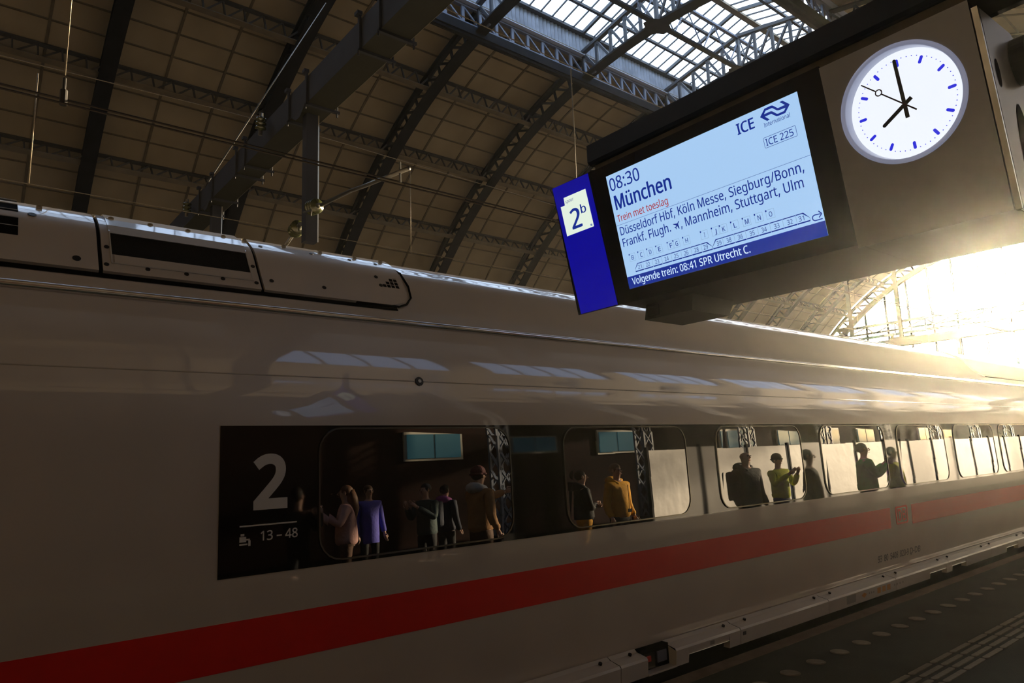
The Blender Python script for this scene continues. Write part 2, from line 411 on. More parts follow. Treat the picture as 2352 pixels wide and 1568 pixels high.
# ---- raised lantern (rooflight): side girders, corrugated upstand, glazing bars, panes
XL = XC - 6.6
for s, lab in ((1, 'pale blue lattice girder along the near foot of the rooflight'), (-1, 'lattice girder along the opposite foot of the rooflight')):
    x = XC - s * 6.6
    y0 = T0Y - 2 * BAY; L_ = BAY * (NT + 1)
    g = empty('lantern_girder', (x, y0, 25.7 + H), label=lab, cat='girder', kind='structure')
    MB().box(-0.12, 0.12, 0, L_, 0.0, 0.16).obj('lower_chord', M_lat, g)
    MB().box(-0.12, 0.12, 0, L_, 1.18, 1.32).obj('upper_chord', M_lat, g)
    MB().box(-0.30, 0.42, 0, L_, 1.33, 1.38).obj('ledge', mat('ledge_pale', (0.42, 0.48, 0.6), 0.5), g)
    sg = BAY / 7
    mv = MB().bar((0, 0, 0.1), (0, 0, 1.25), 0.13, 0.2, up=(0, 1, 0)).mesh('strut', M_lat); md = MB().bar((0, 0, 1.22), (0, sg, 0.12), 0.1, 0.1, up=(1, 0, 0)).mesh('brace', M_lat)
    k0 = 0
    for k in range(7 * (NT + 1)):
        if s > 0: link('strut', mv, g, loc=(0, sg * k, 0)); link('brace', md, g, loc=(0, sg * k, 0))
    if s < 0:
        w = MB()
        for k in range(7 * (NT + 1)): w.bar((0, sg * k, 0.1), (0, sg * k, 1.25), 0.13, 0.2, up=(0, 1, 0)); w.bar((0, sg * k, 1.22), (0, sg * (k + 1), 0.12), 0.1, 0.1, up=(1, 0, 0))
        tag(w.obj('lattice_web', M_lat, g), kind='stuff')
    # dark gutter box below it
    gb = MB(); gb.box(-0.34, 0.3, 0, L_, -0.62, -0.06); gb.tube([(0.05, 0, -0.66), (0.05, L_, -0.66)], 0.16, 8)
    gb.obj('gutter_box', M_truss, g)
    co = MB(); n = int(L_ / 0.17); rr = []
    for i in range(n + 1):
        yy = i * 0.17; dx = 0.05 if i % 2 else -0.05
        rr.append([(dx * s - 0.05, yy, 1.38), (dx * s - 0.05 - 0.1 * s, yy, 3.2)])
    co.grid(rr).obj('corrugated_upstand', M_corr, g)
    MB().box(-0.3, 0.2, 0, L_, 3.15, 3.35).obj('eaves_beam', M_latd, g)
lan = empty('roof_lantern', (XC, 0, 30.65 + H), label='bright glazed rooflight along the crown of the roof', cat='rooflight', kind='structure')
def rz(x): return 28.95 + (6.6 - abs(x - XC)) * 0.2576 + H
lo_ = Vector(lan.location)
for dx, w in ((0, 0.42), (2.3, 0.2), (4.7, 0.2), (-2.3, 0.2), (-4.7, 0.2)):
    x = XC + dx
    MB().box(x - w / 2 - lo_.x, x + w / 2 - lo_.x, T0Y - 2 * BAY, T0Y + BAY * (NT - 1), rz(x) - 0.18 - lo_.z, rz(x) - lo_.z).obj('glazing_purlin' if dx else 'ridge_beam', M_latd if dx else M_flange, lan)
bars = MB(); thick = MB(); pm = {}
for k in range(-2, NT - 1):
    for c in range(9):
        y = T0Y + BAY * k + c
        for s in (-1, 1):
            a = Vector((XC + s * 6.6, y, rz(XC + 6.6))) - lo_; b = Vector((XC, y, rz(XC))) - lo_
            (thick if c == 0 else bars).bar(a, b, 0.2 if c == 0 else 0.075, 0.25 if c == 0 else 0.1)
tag(bars.obj('glazing_bar', M_latd, lan), kind='stuff'); tag(thick.obj('lantern_principal_rafter', M_latd, lan), kind='stuff')
strips = [(6.6, 4.7), (4.7, 2.3), (2.3, 0.0)]
pmesh = {}
for s in (-1, 1):
    for si, (d0, d1) in enumerate(strips):
        b = MB(); z0 = rz(XC + d0) + 0.02; z1 = rz(XC + d1) + 0.02
        b.hexa([Vector(q) - Vector((lo_.x, 0, lo_.z)) for q in ((XC + s * d0, 0.02, z0), (XC + s * d1, 0.02, z1), (XC + s * d1, 0.98, z1), (XC + s * d0, 0.98, z0), (XC + s * d0, 0.02, z0 + 0.012), (XC + s * d1, 0.02, z1 + 0.012), (XC + s * d1, 0.98, z1 + 0.012), (XC + s * d0, 0.98, z0 + 0.012))])
        pmesh[(s, si)] = b
far = MB()
for (s, si), b in pmesh.items():
    me = b.mesh('pane', M_glass)
    for k in range(-2, NT - 1):
        for c in range(9):
            y = T0Y + BAY * k + c
            if 1 <= k <= 5 and (s < 0 or k >= 2): link('pane', me, lan, loc=(0, y, 0))
            else:
                o0 = len(far.v); far.v += [(v[0], v[1] + y, v[2]) for v in b.v]; far.f += [tuple(q + o0 for q in f) for f in b.f]
tag(far.obj('far_panes', M_glass, lan), kind='stuff')
# crown girder under the ridge, two chords and crossed rods
cg = empty('crown_girder', (XC, T0Y - BAY, 26.1 + H), label='slender lattice girder running along the middle of the rooflight', cat='girder', kind='structure')
LEN = BAY * (NT - 0)
MB().box(-0.16, 0.16, 0, LEN, -0.1, 0.06).obj('lower_chord', M_truss, cg); MB().box(-0.12, 0.12, 0, LEN, 2.3, 2.44).obj('upper_chord', M_lat, cg)
m1 = MB().tube([(0, 0, 0), (0, 1.5, 2.35)], 0.05, 6).mesh('brace', M_lat); m2 = MB().tube([(0, 0, 2.35), (0, 1.5, 0)], 0.05, 6).mesh('brace', M_lat)
for k in range(int(LEN / 1.5)): link('brace', m1 if k % 2 else m2, cg, loc=(0, 1.5 * k, 0))

# ---- gable at the far end
GY = T0Y + BAY * (NT - 1) + 0.1
gab = empty('window_gable', (XC, GY, 14 + H), label='glazed gable closing the far end of the hall, blazing with low sun', cat='gable window', kind='structure')
go = Vector(gab.location)
xs = [XC + d * 3.0 for d in range(-9, 11)]
for x in xs:
    zt_ = ZC + math.sqrt(max(RL ** 2 - (x - XC) ** 2, 1))
    MB().box(x - 0.12 - go.x, x + 0.12 - go.x, -0.12, 0.12, 6.0 + H - go.z, zt_ - go.z).obj('mullion', M_truss, gab)
for i in range(len(xs) - 1):
    xa, xb = xs[i] + 0.07, xs[i + 1] - 0.07
    za = ZC + math.sqrt(max(RL ** 2 - (xa - XC) ** 2, 1)); zb_ = ZC + math.sqrt(max(RL ** 2 - (xb - XC) ** 2, 1)); z0 = 6.0 + H
    for z1, z2 in ((z0, 15.0 + H), (16.8 + H, None)):
        ta, tb = (z2 or za) if z2 else za, zb_
        ta, tb = (15.0 + H, 15.0 + H) if z1 == z0 else (za, zb_)
        if min(ta, tb) - z1 < 0.3: continue
        MB().prism([Vector(q) - go for q in ((xa, GY, z1), (xb, GY, z1), (xb, GY, tb), (xa, GY, ta))], (0, 0.02, 0)).obj('pane', M_gglass, gab)
wg = empty('wind_girder', (XC, GY, 15.8 + H), label='horizontal lattice wind girder across the far gable', cat='girder', kind='structure')
for z, nm in ((0.9, 'upper_chord'), (-0.8, 'lower_chord')):
    MB().box(-25, 31, -0.5, 0.1, z - 0.15, z + 0.15).obj(nm, M_truss, wg)
MB().box(-25, 31, -2.6, -2.4, -0.65, -0.4).obj('inner_rail', M_flange, wg)
for k in range(14):
    x = -25 + 4 * k
    for xa, xb in ((x, x + 2), (x + 4, x + 2)): MB().bar((xa, -0.1, 0.8), (xb, -2.4, -0.6), 0.16, 0.16).obj('brace', M_flange, wg)
    MB().bar((x, -0.2, -0.7), (x, -0.2, 0.8), 0.12, 0.12).obj('strut', M_truss, wg)

# ---- walls: far side, station building side, clerestory, back end
wlft = MB(); xw = XC - RP * math.sin(math.radians(60)); wlft.box(xw - 0.5, xw, Y0_, GY, -1, ZC + RP * math.cos(math.radians(60)) + 0.6)
tag(wlft.obj('wall_left', mat('wall_far_side', (0.16, 0.13, 0.10), 0.85, var=0.3, scale=0.5)), 'dim wall on the far side of the hall behind the train', 'wall', kind='structure')
XR = 7.2
M_brick = bpy.data.materials.new('brick_wall'); M_brick.use_nodes = True
_n = M_brick.node_tree.nodes; _l = M_brick.node_tree.links; _b = _n['Principled BSDF']; _b.inputs['Roughness'].default_value = 0.95; _b.inputs['IOR'].default_value = 1.15
_t = _n.new('ShaderNodeTexBrick'); _t.inputs['Color1'].default_value = (0.022, 0.009, 0.006, 1); _t.inputs['Color2'].default_value = (0.013, 0.006, 0.005, 1); _t.inputs['Mortar'].default_value = (0.012, 0.010, 0.008, 1)  # brick colour darkened to stand in for the wall's shade
_t.inputs['Scale'].default_value = 4.0; _t.inputs['Mortar Size'].default_value = 0.012; _c = _n.new('ShaderNodeTexCoord'); _mp = _n.new('ShaderNodeMapping'); _mp.inputs['Rotation'].default_value = (0, PI / 2, PI / 2)
_l.new(_c.outputs['Object'], _mp.inputs['Vector']); _l.new(_mp.outputs[0], _t.inputs['Vector']); _l.new(_t.outputs['Color'], _b.inputs['Base Color'])
wr = MB(); wr.box(XR, XR + 0.5, Y0_, GY, 0, 7.3 + H)
wro = tag(wr.obj('wall_right', M_brick), 'brick station building wall along the back of the platform', 'wall', kind='structure')
M_win = mat('office_window_lit', (0.05, 0.10, 0.12), 0.15, emit=(0.12, 0.42, 0.50), es=0.35)
M_winframe = mat('window_frame_paint', (0.45, 0.42, 0.36), 0.5)
for k in (-3, -1, 2, 3, 4, 6, 7, 8, 9, 11, 12):      # facade windows on the station building
    yy = 2.9 + 3.3 * k
    f = MB(); f.box(XR - 0.06, XR - 0.001, yy - 0.85, yy + 0.85, 2.25, 2.95); f.obj('window_frame', M_winframe, wro)
    for q in (0, 1): MB().box(XR - 0.09, XR - 0.062, yy - 0.77 + q * 0.8, yy - 0.03 + q * 0.8, 2.31, 2.89).obj('window_pane', M_win, wro)
# clerestory strip high above the platform
cl = empty('window_clerestory', (5.6, 0, 11.2 + H), label='clerestory window strip high above the platform', cat='window', kind='structure')
cz = 11.2 + H
zr0 = 8.7 + H; zr1 = 11.0 + H
MB().box(-0.15, 0.15, Y0_, GY, 6.6 + H - cz, zr0 - cz).obj('sill_wall', M_batten, cl); MB().box(-0.15, 0.15, Y0_, GY, zr1 - cz, 16.0 + H - cz).obj('head_wall', M_batten, cl)
PIT, WLN, OFFY = 6.5, 5.2, -0.45
for k in range(-5, 16):
    y = OFFY + PIT * k
    if k <= 0:
        MB().box(-0.15, 0.15, y, y + PIT, zr0 - cz, zr1 - cz).obj('blank_bay', M_batten, cl); continue
    MB().box(-0.15, 0.15, y + WLN, y + PIT, zr0 - cz, zr1 - cz).obj('pier', M_batten, cl)
    for c in range(4): MB().box(-0.01, 0.01, y + WLN / 4 * c + 0.04, y + WLN / 4 * (c + 1) - 0.04, zr0 - cz, zr1 - cz).obj('pane', M_tinted, cl)
    mb = MB()
    for c in range(5): mb.box(-0.04, 0.04, y + WLN / 4 * c - 0.04, y + WLN / 4 * c + 0.04, zr0 - cz, zr1 - cz)
    mb.obj('mullion', M_latd, cl)
apr = MB(); apr.box(5.45, XR + 0.5, Y0_, GY, 7.3 + H, 7.5 + H)
tag(apr.obj('trim_1', M_batten), 'flat apron roof between the brick wall and the clerestory', 'roof apron', kind='structure')
we = MB(); we.box(-58, XR + 0.5, Y0_ - 0.4, Y0_, -1, 32 + H)
tag(we.obj('wall_back', mat('wall_end', (0.13, 0.11, 0.085), 0.85)), 'end wall behind the photographer', 'wall', kind='structure')

# ---- platform, track bed
fl = empty('floor', (-3.62, 0, 0), label='dark asphalt station platform', cat='platform', kind='structure')
MB().box(0.14, XR + 3.62, Y0_, GY + 20, -0.9, 0).obj('asphalt', M_asph, fl)
MB().box(0.0, 0.14, Y0_, GY + 20, -0.9, 0.004).obj('edge_strip', M_edge, fl, label='worn reddish brown strip along the platform edge')
MB().box(-0.0, 0.02, Y0_, GY + 20, -0.9, -0.02).obj('edge_wall', M_conc, fl)
# raised studs and ribs of the tactile guide lines
def disc(r, h, n=20):
    b = MB(); ring = [(r * math.cos(2 * PI * i / n), r * math.sin(2 * PI * i / n)) for i in range(n)]
    b.prism([(x, y, 0) for x, y in ring], (0, 0, h * 0.6)); b.prism([(x * 0.9, y * 0.9, h * 0.6) for x, y in ring], (0, 0, h * 0.4)); return b
sm = disc(0.074, 0.006).mesh('stud', M_stud)
for k in range(-8, 70): link('stud', sm, fl, loc=(0.54 - 0.012 * min((5.12 + .388 * k - 5) / 5, 4) if k > 0 else 0.54, 5.12 + 0.388 * k, 0))
def rib(L, w, h):
    pts = []
    for cx, a0 in ((L / 2 - w / 2, -90), (-(L / 2 - w / 2), 90)):
        for i in range(7): a = math.radians(a0 + 30 * i); pts.append((w / 2 * math.sin(-a + PI / 2 - PI / 2) if 0 else math.sin(a + PI / 2) * 0 + (w / 2) * math.sin(math.radians(a0 + 30 * i + 0)), cx + (w / 2) * math.cos(math.radians(a0 + 30 * i)), 0))
    b = MB(); b.prism([(p[0], p[1], 0) for p in pts], (0, 0, h)); return b
rm = rib(0.375, 0.042, 0.006).mesh('rib', M_stud, fix=True)
for r_ in range(4):
    for k in range(-10, 62):
        link('rib', rm, fl, loc=(1.175 + 0.0775 * r_, 5.85 + 0.398 * k, 0))
tb = MB(); tb.box(-56, -3.62, Y0_, GY + 60, -1.3, -0.95)
tag(tb.obj('ground', M_ball), 'ballast track bed under and behind the train', 'track bed', kind='structure')
for i, x in enumerate((-5.275 - .7175, -5.275 + .7175, -9.775 - .7175, -9.775 + .7175)):
    b = MB(); b.box(x - 0.06, x + 0.06, Y0_, GY + 60, -0.95, -0.93); b.box(x - 0.012, x + 0.012, Y0_, GY + 60, -0.93, -0.82); b.box(x - 0.035, x + 0.035, Y0_, GY + 60, -0.82, -0.79)
    tag(b.obj('rail', M_steel), ['outer rail under the train, away from the platform', 'rail under the train beside the platform', 'far rail of the empty second track', 'near rail of the empty second track'][i], 'rail')

# ================================================================== THE TRAIN
XT = -5.275
PRO = [(3.86, -1.52), (3.84, -1.40), (3.815, -1.15), (3.80, -0.80), (3.795, -0.563), (3.8058, -0.18), (3.8166, 0.208), (3.836, 0.35), (3.877, 0.49), (3.935, 0.68), (4.03, 0.90), (4.13, 1.02), (4.235, 1.17), (4.33, 1.308), (4.42, 1.381), (4.51, 1.437), (4.60, 1.474), (4.75, 1.499), (5.0, 1.518), (5.275, 1.523)]
def cr(p, n=5):
    out = []
    for i in range(len(p) - 1):
        a, b, c, d = p[max(i - 1, 0)], p[i], p[i + 1], p[min(i + 2, len(p) - 1)]
        for j in range(n):
            t = j / n
            out.append(tuple(0.5 * (2 * b[k] + (c[k] - a[k]) * t + (2 * a[k] - 5 * b[k] + 4 * c[k] - d[k]) * t * t + (3 * b[k] - a[k] - 3 * c[k] + d[k]) * t ** 3) for k in (0, 1)))
    out.append(p[-1]); return out
FINE = cr(PRO)
def on(z, off=0.0):
    """body surface point (x, z world) at rel height z, pushed out by off"""
    for a, b in zip(FINE, FINE[1:]):
        if a[1] <= z <= b[1]:
            t = (z - a[1]) / max(b[1] - a[1], 1e-9); x = -(a[0] + (b[0] - a[0]) * t)
            d = Vector((-(b[0] - a[0]), b[1] - a[1])).normalized(); nx, nz = d.y, -d.x
            return x + nx * off, z + nz * off + H
    return -FINE[-1][0], FINE[-1][1] + H + off
def zr(r):
    """rel height on the profile whose slope z/|x| from the lens is r"""
    best = min(FINE, key=lambda p: abs(p[1] / p[0] - r)); i = FINE.index(best)
    for a, b in zip(FINE[max(i - 2, 0):], FINE[max(i - 1, 1):i + 3]):
        fa, fb = a[1] / a[0] - r, b[1] / b[0] - r
        if fa * fb <= 0 and fa != fb: t = fa / (fa - fb); return a[1] + (b[1] - a[1]) * t
    return best[1]
def strip(y0, y1, z0, z1, off, n=8, ys=2, back=0.0):
    b = MB(); rr = []
    for i in range(n + 1):
        z = z0 + (z1 - z0) * i / n; rr.append([(on(z, off)[0], y0 + (y1 - y0) * j / (ys - 1), on(z, off)[1]) for j in range(ys)])
    b.grid(rr)
    if back:
        bb = [[(on(z0 + (z1 - z0) * i / n, off - back)[0], y, on(z0 + (z1 - z0) * i / n, off - back)[1]) for y in (y0, y1)] for i in range(n + 1)]
        b.grid([[rr[i][0], bb[i][0]] for i in range(n + 1)]); b.grid([[bb[i][1], rr[i][-1]] for i in range(n + 1)])
        b.grid([[bb[0][0], rr[0][0]], [bb[0][1], rr[0][-1]]]); b.grid([[rr[n][0], bb[n][0]], [rr[n][-1], bb[n][1]]])
    return b
def rrect(y0, y1, z0, z1, r, n=5):
    pts = []
    for cy_, cz_, a0 in ((y1 - r, z1 - r, 0), (y0 + r, z1 - r, 90), (y0 + r, z0 + r, 180), (y1 - r, z0 + r, 270)):
        for i in range(n + 1): a = math.radians(a0 + 90 * i / n); pts.append((cy_ + r * math.cos(a), cz_ + r * math.sin(a)))
    return pts
YA, YB = -6.2, 18.9
coach = empty('train_coach', (XT, YA, -0.8), label='white high speed train coach with black window band and red stripe, filling the view', cat='train coach')
CL = Vector(coach.location)
def sh(b): b.v = [tuple(Vector(v) - CL) for v in b.v]; return b
def cpart(b, name, m, smooth=False, parent=None, label=None, fix=False):
    b = sh(b)
    return b.obj(name, m, parent or coach, smooth, fix, label)
full = [(-x, z) for x, z in FINE] + [(XT * 2 + x, z) for x, z in FINE[::-1]][1:]
b = MB(); ny = 26
b.grid([[(x, YA + (YB - YA) * j / ny, z + H) for j in range(ny + 1)] for x, z in full])
cpart(b, 'body_shell', M_white, True)
b = MB(); b.poly([(x, YA, z + H) for x, z in full]); b.poly([(x, YB, z + H) for x, z in full][::-1])
b.quad((-3.86, YA, -1.52 + H), (-3.86, YB, -1.52 + H), (2 * XT + 3.86, YB, -1.52 + H), (2 * XT + 3.86, YA, -1.52 + H))
cpart(b, 'end_walls_and_floor', M_dark)
cpart(MB().box(XT - 1.2, XT + 1.2, YA + 0.6, YB - 0.6, -0.6, -1.53 + H), 'underframe', M_dark)
for yy in (YA + 3, YB - 3):
    b = MB()
    for dy in (-1.25, 1.25):
        for sx in (-.7175, .7175): b.tube([(XT + sx - 0.06, yy + dy, -0.34), (XT + sx + 0.06, yy + dy, -0.34)], 0.45, 20)
    b.box(XT - 1.1, XT + 1.1, yy - 1.7, yy + 1.7, -0.5, -0.25)
    cpart(b, 'bogie', M_bolt)
# gutter lip, fold line
b = MB(); xg, zg = on(0.90); b.tube([(xg + 0.006, YA, zg), (xg + 0.006, YB, zg)], 0.022, 14)
cpart(b, 'rain_gutter', mat('gutter_polished', (0.85, 0.85, 0.86), 0.18, metal=0.9), True)
b = MB(); xg, zg = on(zr(0.127)); b.tube([(xg - 0.002, YA, zg), (xg - 0.002, YB, zg)], 0.005, 6)
cpart(b, 'fold_line', M_skirt, True)
# black window band and windows
BZ0, BZ1 = -0.1485 * 3.795, 0.0545 * 3.81
band = cpart(strip(1.14, YB - 0.5, BZ0, BZ1, 0.004, 10, 30, 0.004), 'window_band', M_band, True)
def surf_poly(pts, off):
    return [(on(z, off)[0], y, on(z, off)[1]) for y, z in pts]
K = 3.80
wins = [(0.443, 0.805), (0.940, 1.317), (1.436, 1.821), (1.931, 2.332), (2.428, 2.820), (2.915, 3.335), (3.405, 3.80), (3.90, 4.29)]
for i, (a, c_) in enumerate(wins):
    y0, y1, z0, z1 = a * K, c_ * K, -0.141 * K, 0.049 * K
    pts = rrect(y0, y1, z0, z1, 0.13)
    w = cpart(MB().prism(surf_poly(pts, 0.0045), (0.004, 0, 0)), 'window', M_pane, fix=True)
    o2 = rrect(y0 - 0.009, y1 + 0.009, z0 - 0.009, z1 + 0.009, 0.139)
    rr = [surf_poly(o2, 0.004) + surf_poly(o2, 0.004)[:1], surf_poly(o2, 0.015) + surf_poly(o2, 0.015)[:1], surf_poly(pts, 0.015) + surf_poly(pts, 0.015)[:1], surf_poly(pts, 0.008) + surf_poly(pts, 0.008)[:1]]
    b = sh(MB().grid(rr)); s_ = b.obj('window_seal', M_seal, w)
# big 2, line, seat row text
fnb = lambda y, z: Vector((on(z, 0.0080)[0], y, on(z, 0.0065)[1])) - CL
put_text('class_numeral', '2', M_num, 0.345 * K, 0.394 * K, -0.0585 * K, 0.069 * K, fnb, band, 0.030)
b = MB(); b.grid([[(on(z, 0.0062)[0], y, on(z, 0.0062)[1]) for y in (0.3275 * K, 0.408 * K)] for z in (-0.0835 * K, -0.0815 * K)]); cpart(b, 'rule_line', M_num, parent=band)
put_text('seat_numbers', '13 – 48', M_num, 0.356 * K, 0.409 * K, -0.1035 * K, 0.0125 * K, fnb, band, 0.01)
ic = MB()
for q in (((.3275, -.1035), (.3365, -.1035), (.3365, -.0965), (.3275, -.0965)), ((.329, -.0955), (.334, -.0955), (.334, -.0925), (.329, -.0925)), ((.3365, -.1015), (.3415, -.1015), (.3415, -.0995), (.3365, -.0995)), ((.3395, -.109), (.3425, -.109), (.3425, -.1015), (.3395, -.1015)), ((.3275, -.1075), (.3385, -.1075), (.3385, -.1055), (.3275, -.1055))):
    ic.poly([(on(z * K, 0.0062)[0], y * K, on(z * K, 0.0062)[1]) for y, z in q])
cpart(ic, 'seat_symbol', M_num, parent=band)
for y in (0.6225, 0.637):
    mk = MB(); mk.poly([(on(z * K, 0.0062)[0], yy * K, on(z * K, 0.0062)[1]) for yy, z in ((y, -.1465), (y + .0015, -.1465), (y + .0015, -.1365), (y, -.1365))])
    cpart(mk, 'emergency_mark', M_num, parent=band)
# red stripes, emblem, vehicle number
SZ0, SZ1 = -0.2665 * K, -0.2050 * K
cpart(strip(YA, 2.314 * K, SZ0, SZ1, 0.002, 4, 20, 0.002), 'red_stripe', M_red, True)
cpart(strip(2.473 * K, YB, SZ0, SZ1, 0.002, 4, 20, 0.002), 'red_stripe', M_red, True)
db = empty('red_emblem', (0, 0, 0)); db.parent = coach; db['label'] = 'red framed emblem with two letters in the gap of the stripe'
o1 = rrect(2.352 * K, 2.440 * K, -.2600 * K, -.2045 * K, 0.03); i1 = rrect(2.360 * K, 2.432 * K, -.2545 * K, -.2100 * K, 0.018)
b = MB().grid([surf_poly(o1, 0.002) + surf_poly(o1, 0.002)[:1], surf_poly(o1, 0.004) + surf_poly(o1, 0.004)[:1], surf_poly(i1, 0.004) + surf_poly(i1, 0.004)[:1], surf_poly(i1, 0.002) + surf_poly(i1, 0.002)[:1]])
sh(b).obj('emblem_frame', M_red, db)
put_text('emblem_letters', 'DB', M_red, 2.366 * K, 2.427 * K, -.2495 * K, .0345 * K, lambda y, z: Vector((on(z, 0.004)[0], y, on(z, 0.004)[1])) - CL, db, 0.02)
for wd, y0, y1 in (('93', 2.213, 2.240), ('80', 2.254, 2.282), ('5408', 2.297, 2.352), ('820-9', 2.366, 2.430), ('D-DB', 2.441, 2.521)):
    put_text('vehicle_number', wd, M_ink, y0 * K, y1 * K, -.3585 * K, .0185 * K, lambda y, z: Vector((on(z, 0.004)[0], y, on(z, 0.004)[1])) - CL, coach, 0.015)
b = MB(); b.poly([(on(z * K, 0.004)[0], y * K, on(z * K, 0.004)[1]) for y, z in ((2.441, -.3625), (2.455, -.3625), (2.455, -.3610), (2.441, -.3610))]); cpart(b, 'number_underline', M_ink)
# small round plug on the shoulder
def knob(name, y, r, rad, m, depth=0.004, parent=None, off=0.0, n=12):
    z = zr(r); x0, z0 = on(z, off); x1, z1 = on(z, off + depth)
    b = MB(); b.tube([(x0, y, z0), (x1, y, z1)], rad, n); return cpart(b, name, m, parent=parent)
kn = knob('round_plug', 0.616 * 3.88, 0.127, 0.03, M_bolt, 0.008)
knob('plug_centre', 0.616 * 3.88, 0.127, 0.012, M_skirt, 0.012, parent=kn)
# roof hoods
HZ0 = zr(0.2485); HZ1 = 1.515
def hood(y0, y1, name='roof_hood', rc0=0, rc1=0):
    n = 14; rows_ = []; off = 0.022
    for i in range(n + 1):
        t = i / n; z = HZ0 + (HZ1 - HZ0) * (t ** 1.0)
        e1 = y1 - (rc1 * (1 - math.sqrt(max(0, 1 - (1 - min(t / 0.28, 1)) ** 2))) if rc1 else 0)
        e0 = y0 + (rc0 * (1 - math.sqrt(max(0, 1 - (1 - min(t / 0.28, 1)) ** 2))) if rc0 else 0)
        rows_.append([(on(z, off)[0], e0 + (e1 - e0) * j / 6, on(z, off)[1]) for j in range(7)])
    rows_.append([(XT, y0 + (y1 - y0) * j / 6, 1.545 + H) for j in range(7)])
    b = MB().grid(rows_)
    def dn(p): z = p[2] - H; return (p[0] - 0.028, p[1], p[2] - 0.02)
    b.grid([[r[0], dn(r[0])] for r in rows_]); b.grid([[dn(r[-1]), r[-1]] for r in rows_]); b.grid([[dn(p) for p in rows_[0]], rows_[0]])
    return cpart(b, name, M_white, True)
hA = hood(YA + 0.3, 0.592); hB = hood(0.612, 1.448); hC = hood(1.468, 2.50, rc1=0.16); hD = hood(13.45, YB - 0.3, rc0=0.5)
cpart(strip(YA + 0.3, 2.38, HZ0 - 0.030, HZ0 + 0.004, 0.003, 3), 'hood_joint', M_dark)  # black strip put in for the shadow in the groove below the hood
cpart(strip(13.8, YB - 0.3, HZ0 - 0.014, HZ0 + 0.004, 0.003, 3), 'hood_joint', M_dark)
for yy in (0.592, 1.448): cpart(strip(yy, yy + 0.02, HZ0, 1.44, 0.004, 12), 'hood_joint', M_dark)
# black tube put in for the shadow groove round the hood end
pts = [(0.556, .3225), (0.579, .305), (0.594, .285), (0.600, .266), (0.592, .254), (0.578, .2485), (0.5, .2483)]
e = [(on(zr(r), 0.012)[0], y * (4.13 + (zr(r) - 1.02) * 0.75) + 0.005, on(zr(r), 0.012)[1]) for y, r in pts]
cpart(MB().tube(e, 0.008, 6), 'hood_edge_shadow', M_dark, True)
def ysc(y, r): z = zr(r); return y * -on(z)[0]
# hatch with dark mesh
def patch(yl, yr, r0, r1, off, name, m, parent, back=0.004): return cpart(strip(yl * 4.25, yr * 4.25, zr(r0), zr(r1), off, 6, 2, back), name, m, parent=parent)
hatch = patch(.1555, .330, .2715, .2985, 0.0235, 'vent_mesh', M_grille, hB)
patch(.1575, .331, .2605, .2705, 0.026, 'lower_flap', M_white, hB)
fr = MB()
for (a, b_, c_, d_) in ((.1535, .332, .2985, .2995), (.1535, .332, .2592, .2602), (.1535, .1552, .2592, .2995), (.3305, .332, .2592, .2995)):
    q = strip(a * 4.25, b_ * 4.25, zr(c_), zr(d_), 0.027, 4, 2, 0.006); o0 = len(fr.v); fr.v += q.v; fr.f += [tuple(i + o0 for i in f) for f in q.f]
cpart(fr, 'hatch_frame', M_skirt, parent=hB)
for y, r in [(.147, .303), (.193, .303), (.238, .3035), (.284, .304), (.329, .304), (.336, .281), (.150, .280), (.151, .257), (.199, .257), (.247, .257), (.295, .257), (.342, .257), (.162, .2645), (.217, .2645), (.27, .2645), (.32, .2645)]:
    knob('bolt', ysc(y, r), r, 0.013 if abs(r - .2645) > .001 else 0.008, M_bolt, 0.004, hB, 0.0215)
for y, r in [(.357, .289), (.437, .289), (.364, .263), (.446, .263), (.535, .292), (.544, .279), (.425, .313), (.347, .312), (.535, .3125), (.489, .313)]: knob('bolt', ysc(y, r), r, 0.014, M_bolt, 0.004, hC, 0.0215)
for y, r in [(.118, .260), (.069, .307)]: knob('bolt', ysc(y, r), r, 0.02, M_bolt, 0.004, hA, 0.0215)
vm = MB()
for i in range(4):
    for j in range(4 - i): 
        y0 = .580 - .008 * j - .006; r0 = .2775 + .0052 * i
        q = strip(y0 * 4.23, (y0 + .006) * 4.23, zr(r0), zr(r0 + .004), 0.0235, 1, 2, 0.003); o0 = len(vm.v); vm.v += q.v; vm.f += [tuple(k + o0 for k in f) for f in q.f]
cpart(vm, 'slot_vent', M_dark, parent=hC)
for r0, r1 in ((.306, .3195), (.2795, .2995)):
    g_ = cpart(strip(-2.4, .0555 * 4.33, zr(r0), zr(r1), 0.0235, 6, 2, 0.004), 'louvre_vent', M_dark, parent=hA)
    for k in range(1, 6):
        z = zr(r0) + (zr(r1) - zr(r0)) * k / 6; b = MB(); b.tube([(on(z, 0.027)[0], -2.4, on(z, 0.027)[1]), (on(z, 0.027)[0], .0555 * 4.33, on(z, 0.027)[1])], 0.0022, 4)
        cpart(b, 'louvre_slat', M_skirt, parent=hA)
for y in (-.02, .03, .075, .152, .198, .245, .292, .321, .379, .436, .494, .54):
    z = zr(.3165); x_, z_ = on(z, 0.03); yy = y * 4.5
    b = MB(); b.box(x_ - 0.008, x_ + 0.006, yy - 0.014, yy + 0.014, z_ - 0.01, z_ + 0.004); b.tube([(x_ + 0.004, yy - 0.008, z_ + 0.002), (x_ + 0.004, yy + 0.008, z_ + 0.002)], 0.006, 6)
    cpart(b, 'hood_latch', M_bright)
b = MB(); z = zr(.3172); b.tube([(on(z, 0.0235)[0], YA, on(z, 0.0235)[1]), (on(z, 0.0235)[0], 2.48, on(z, 0.0235)[1])], 0.004, 6); cpart(b, 'latch_line', M_dark)
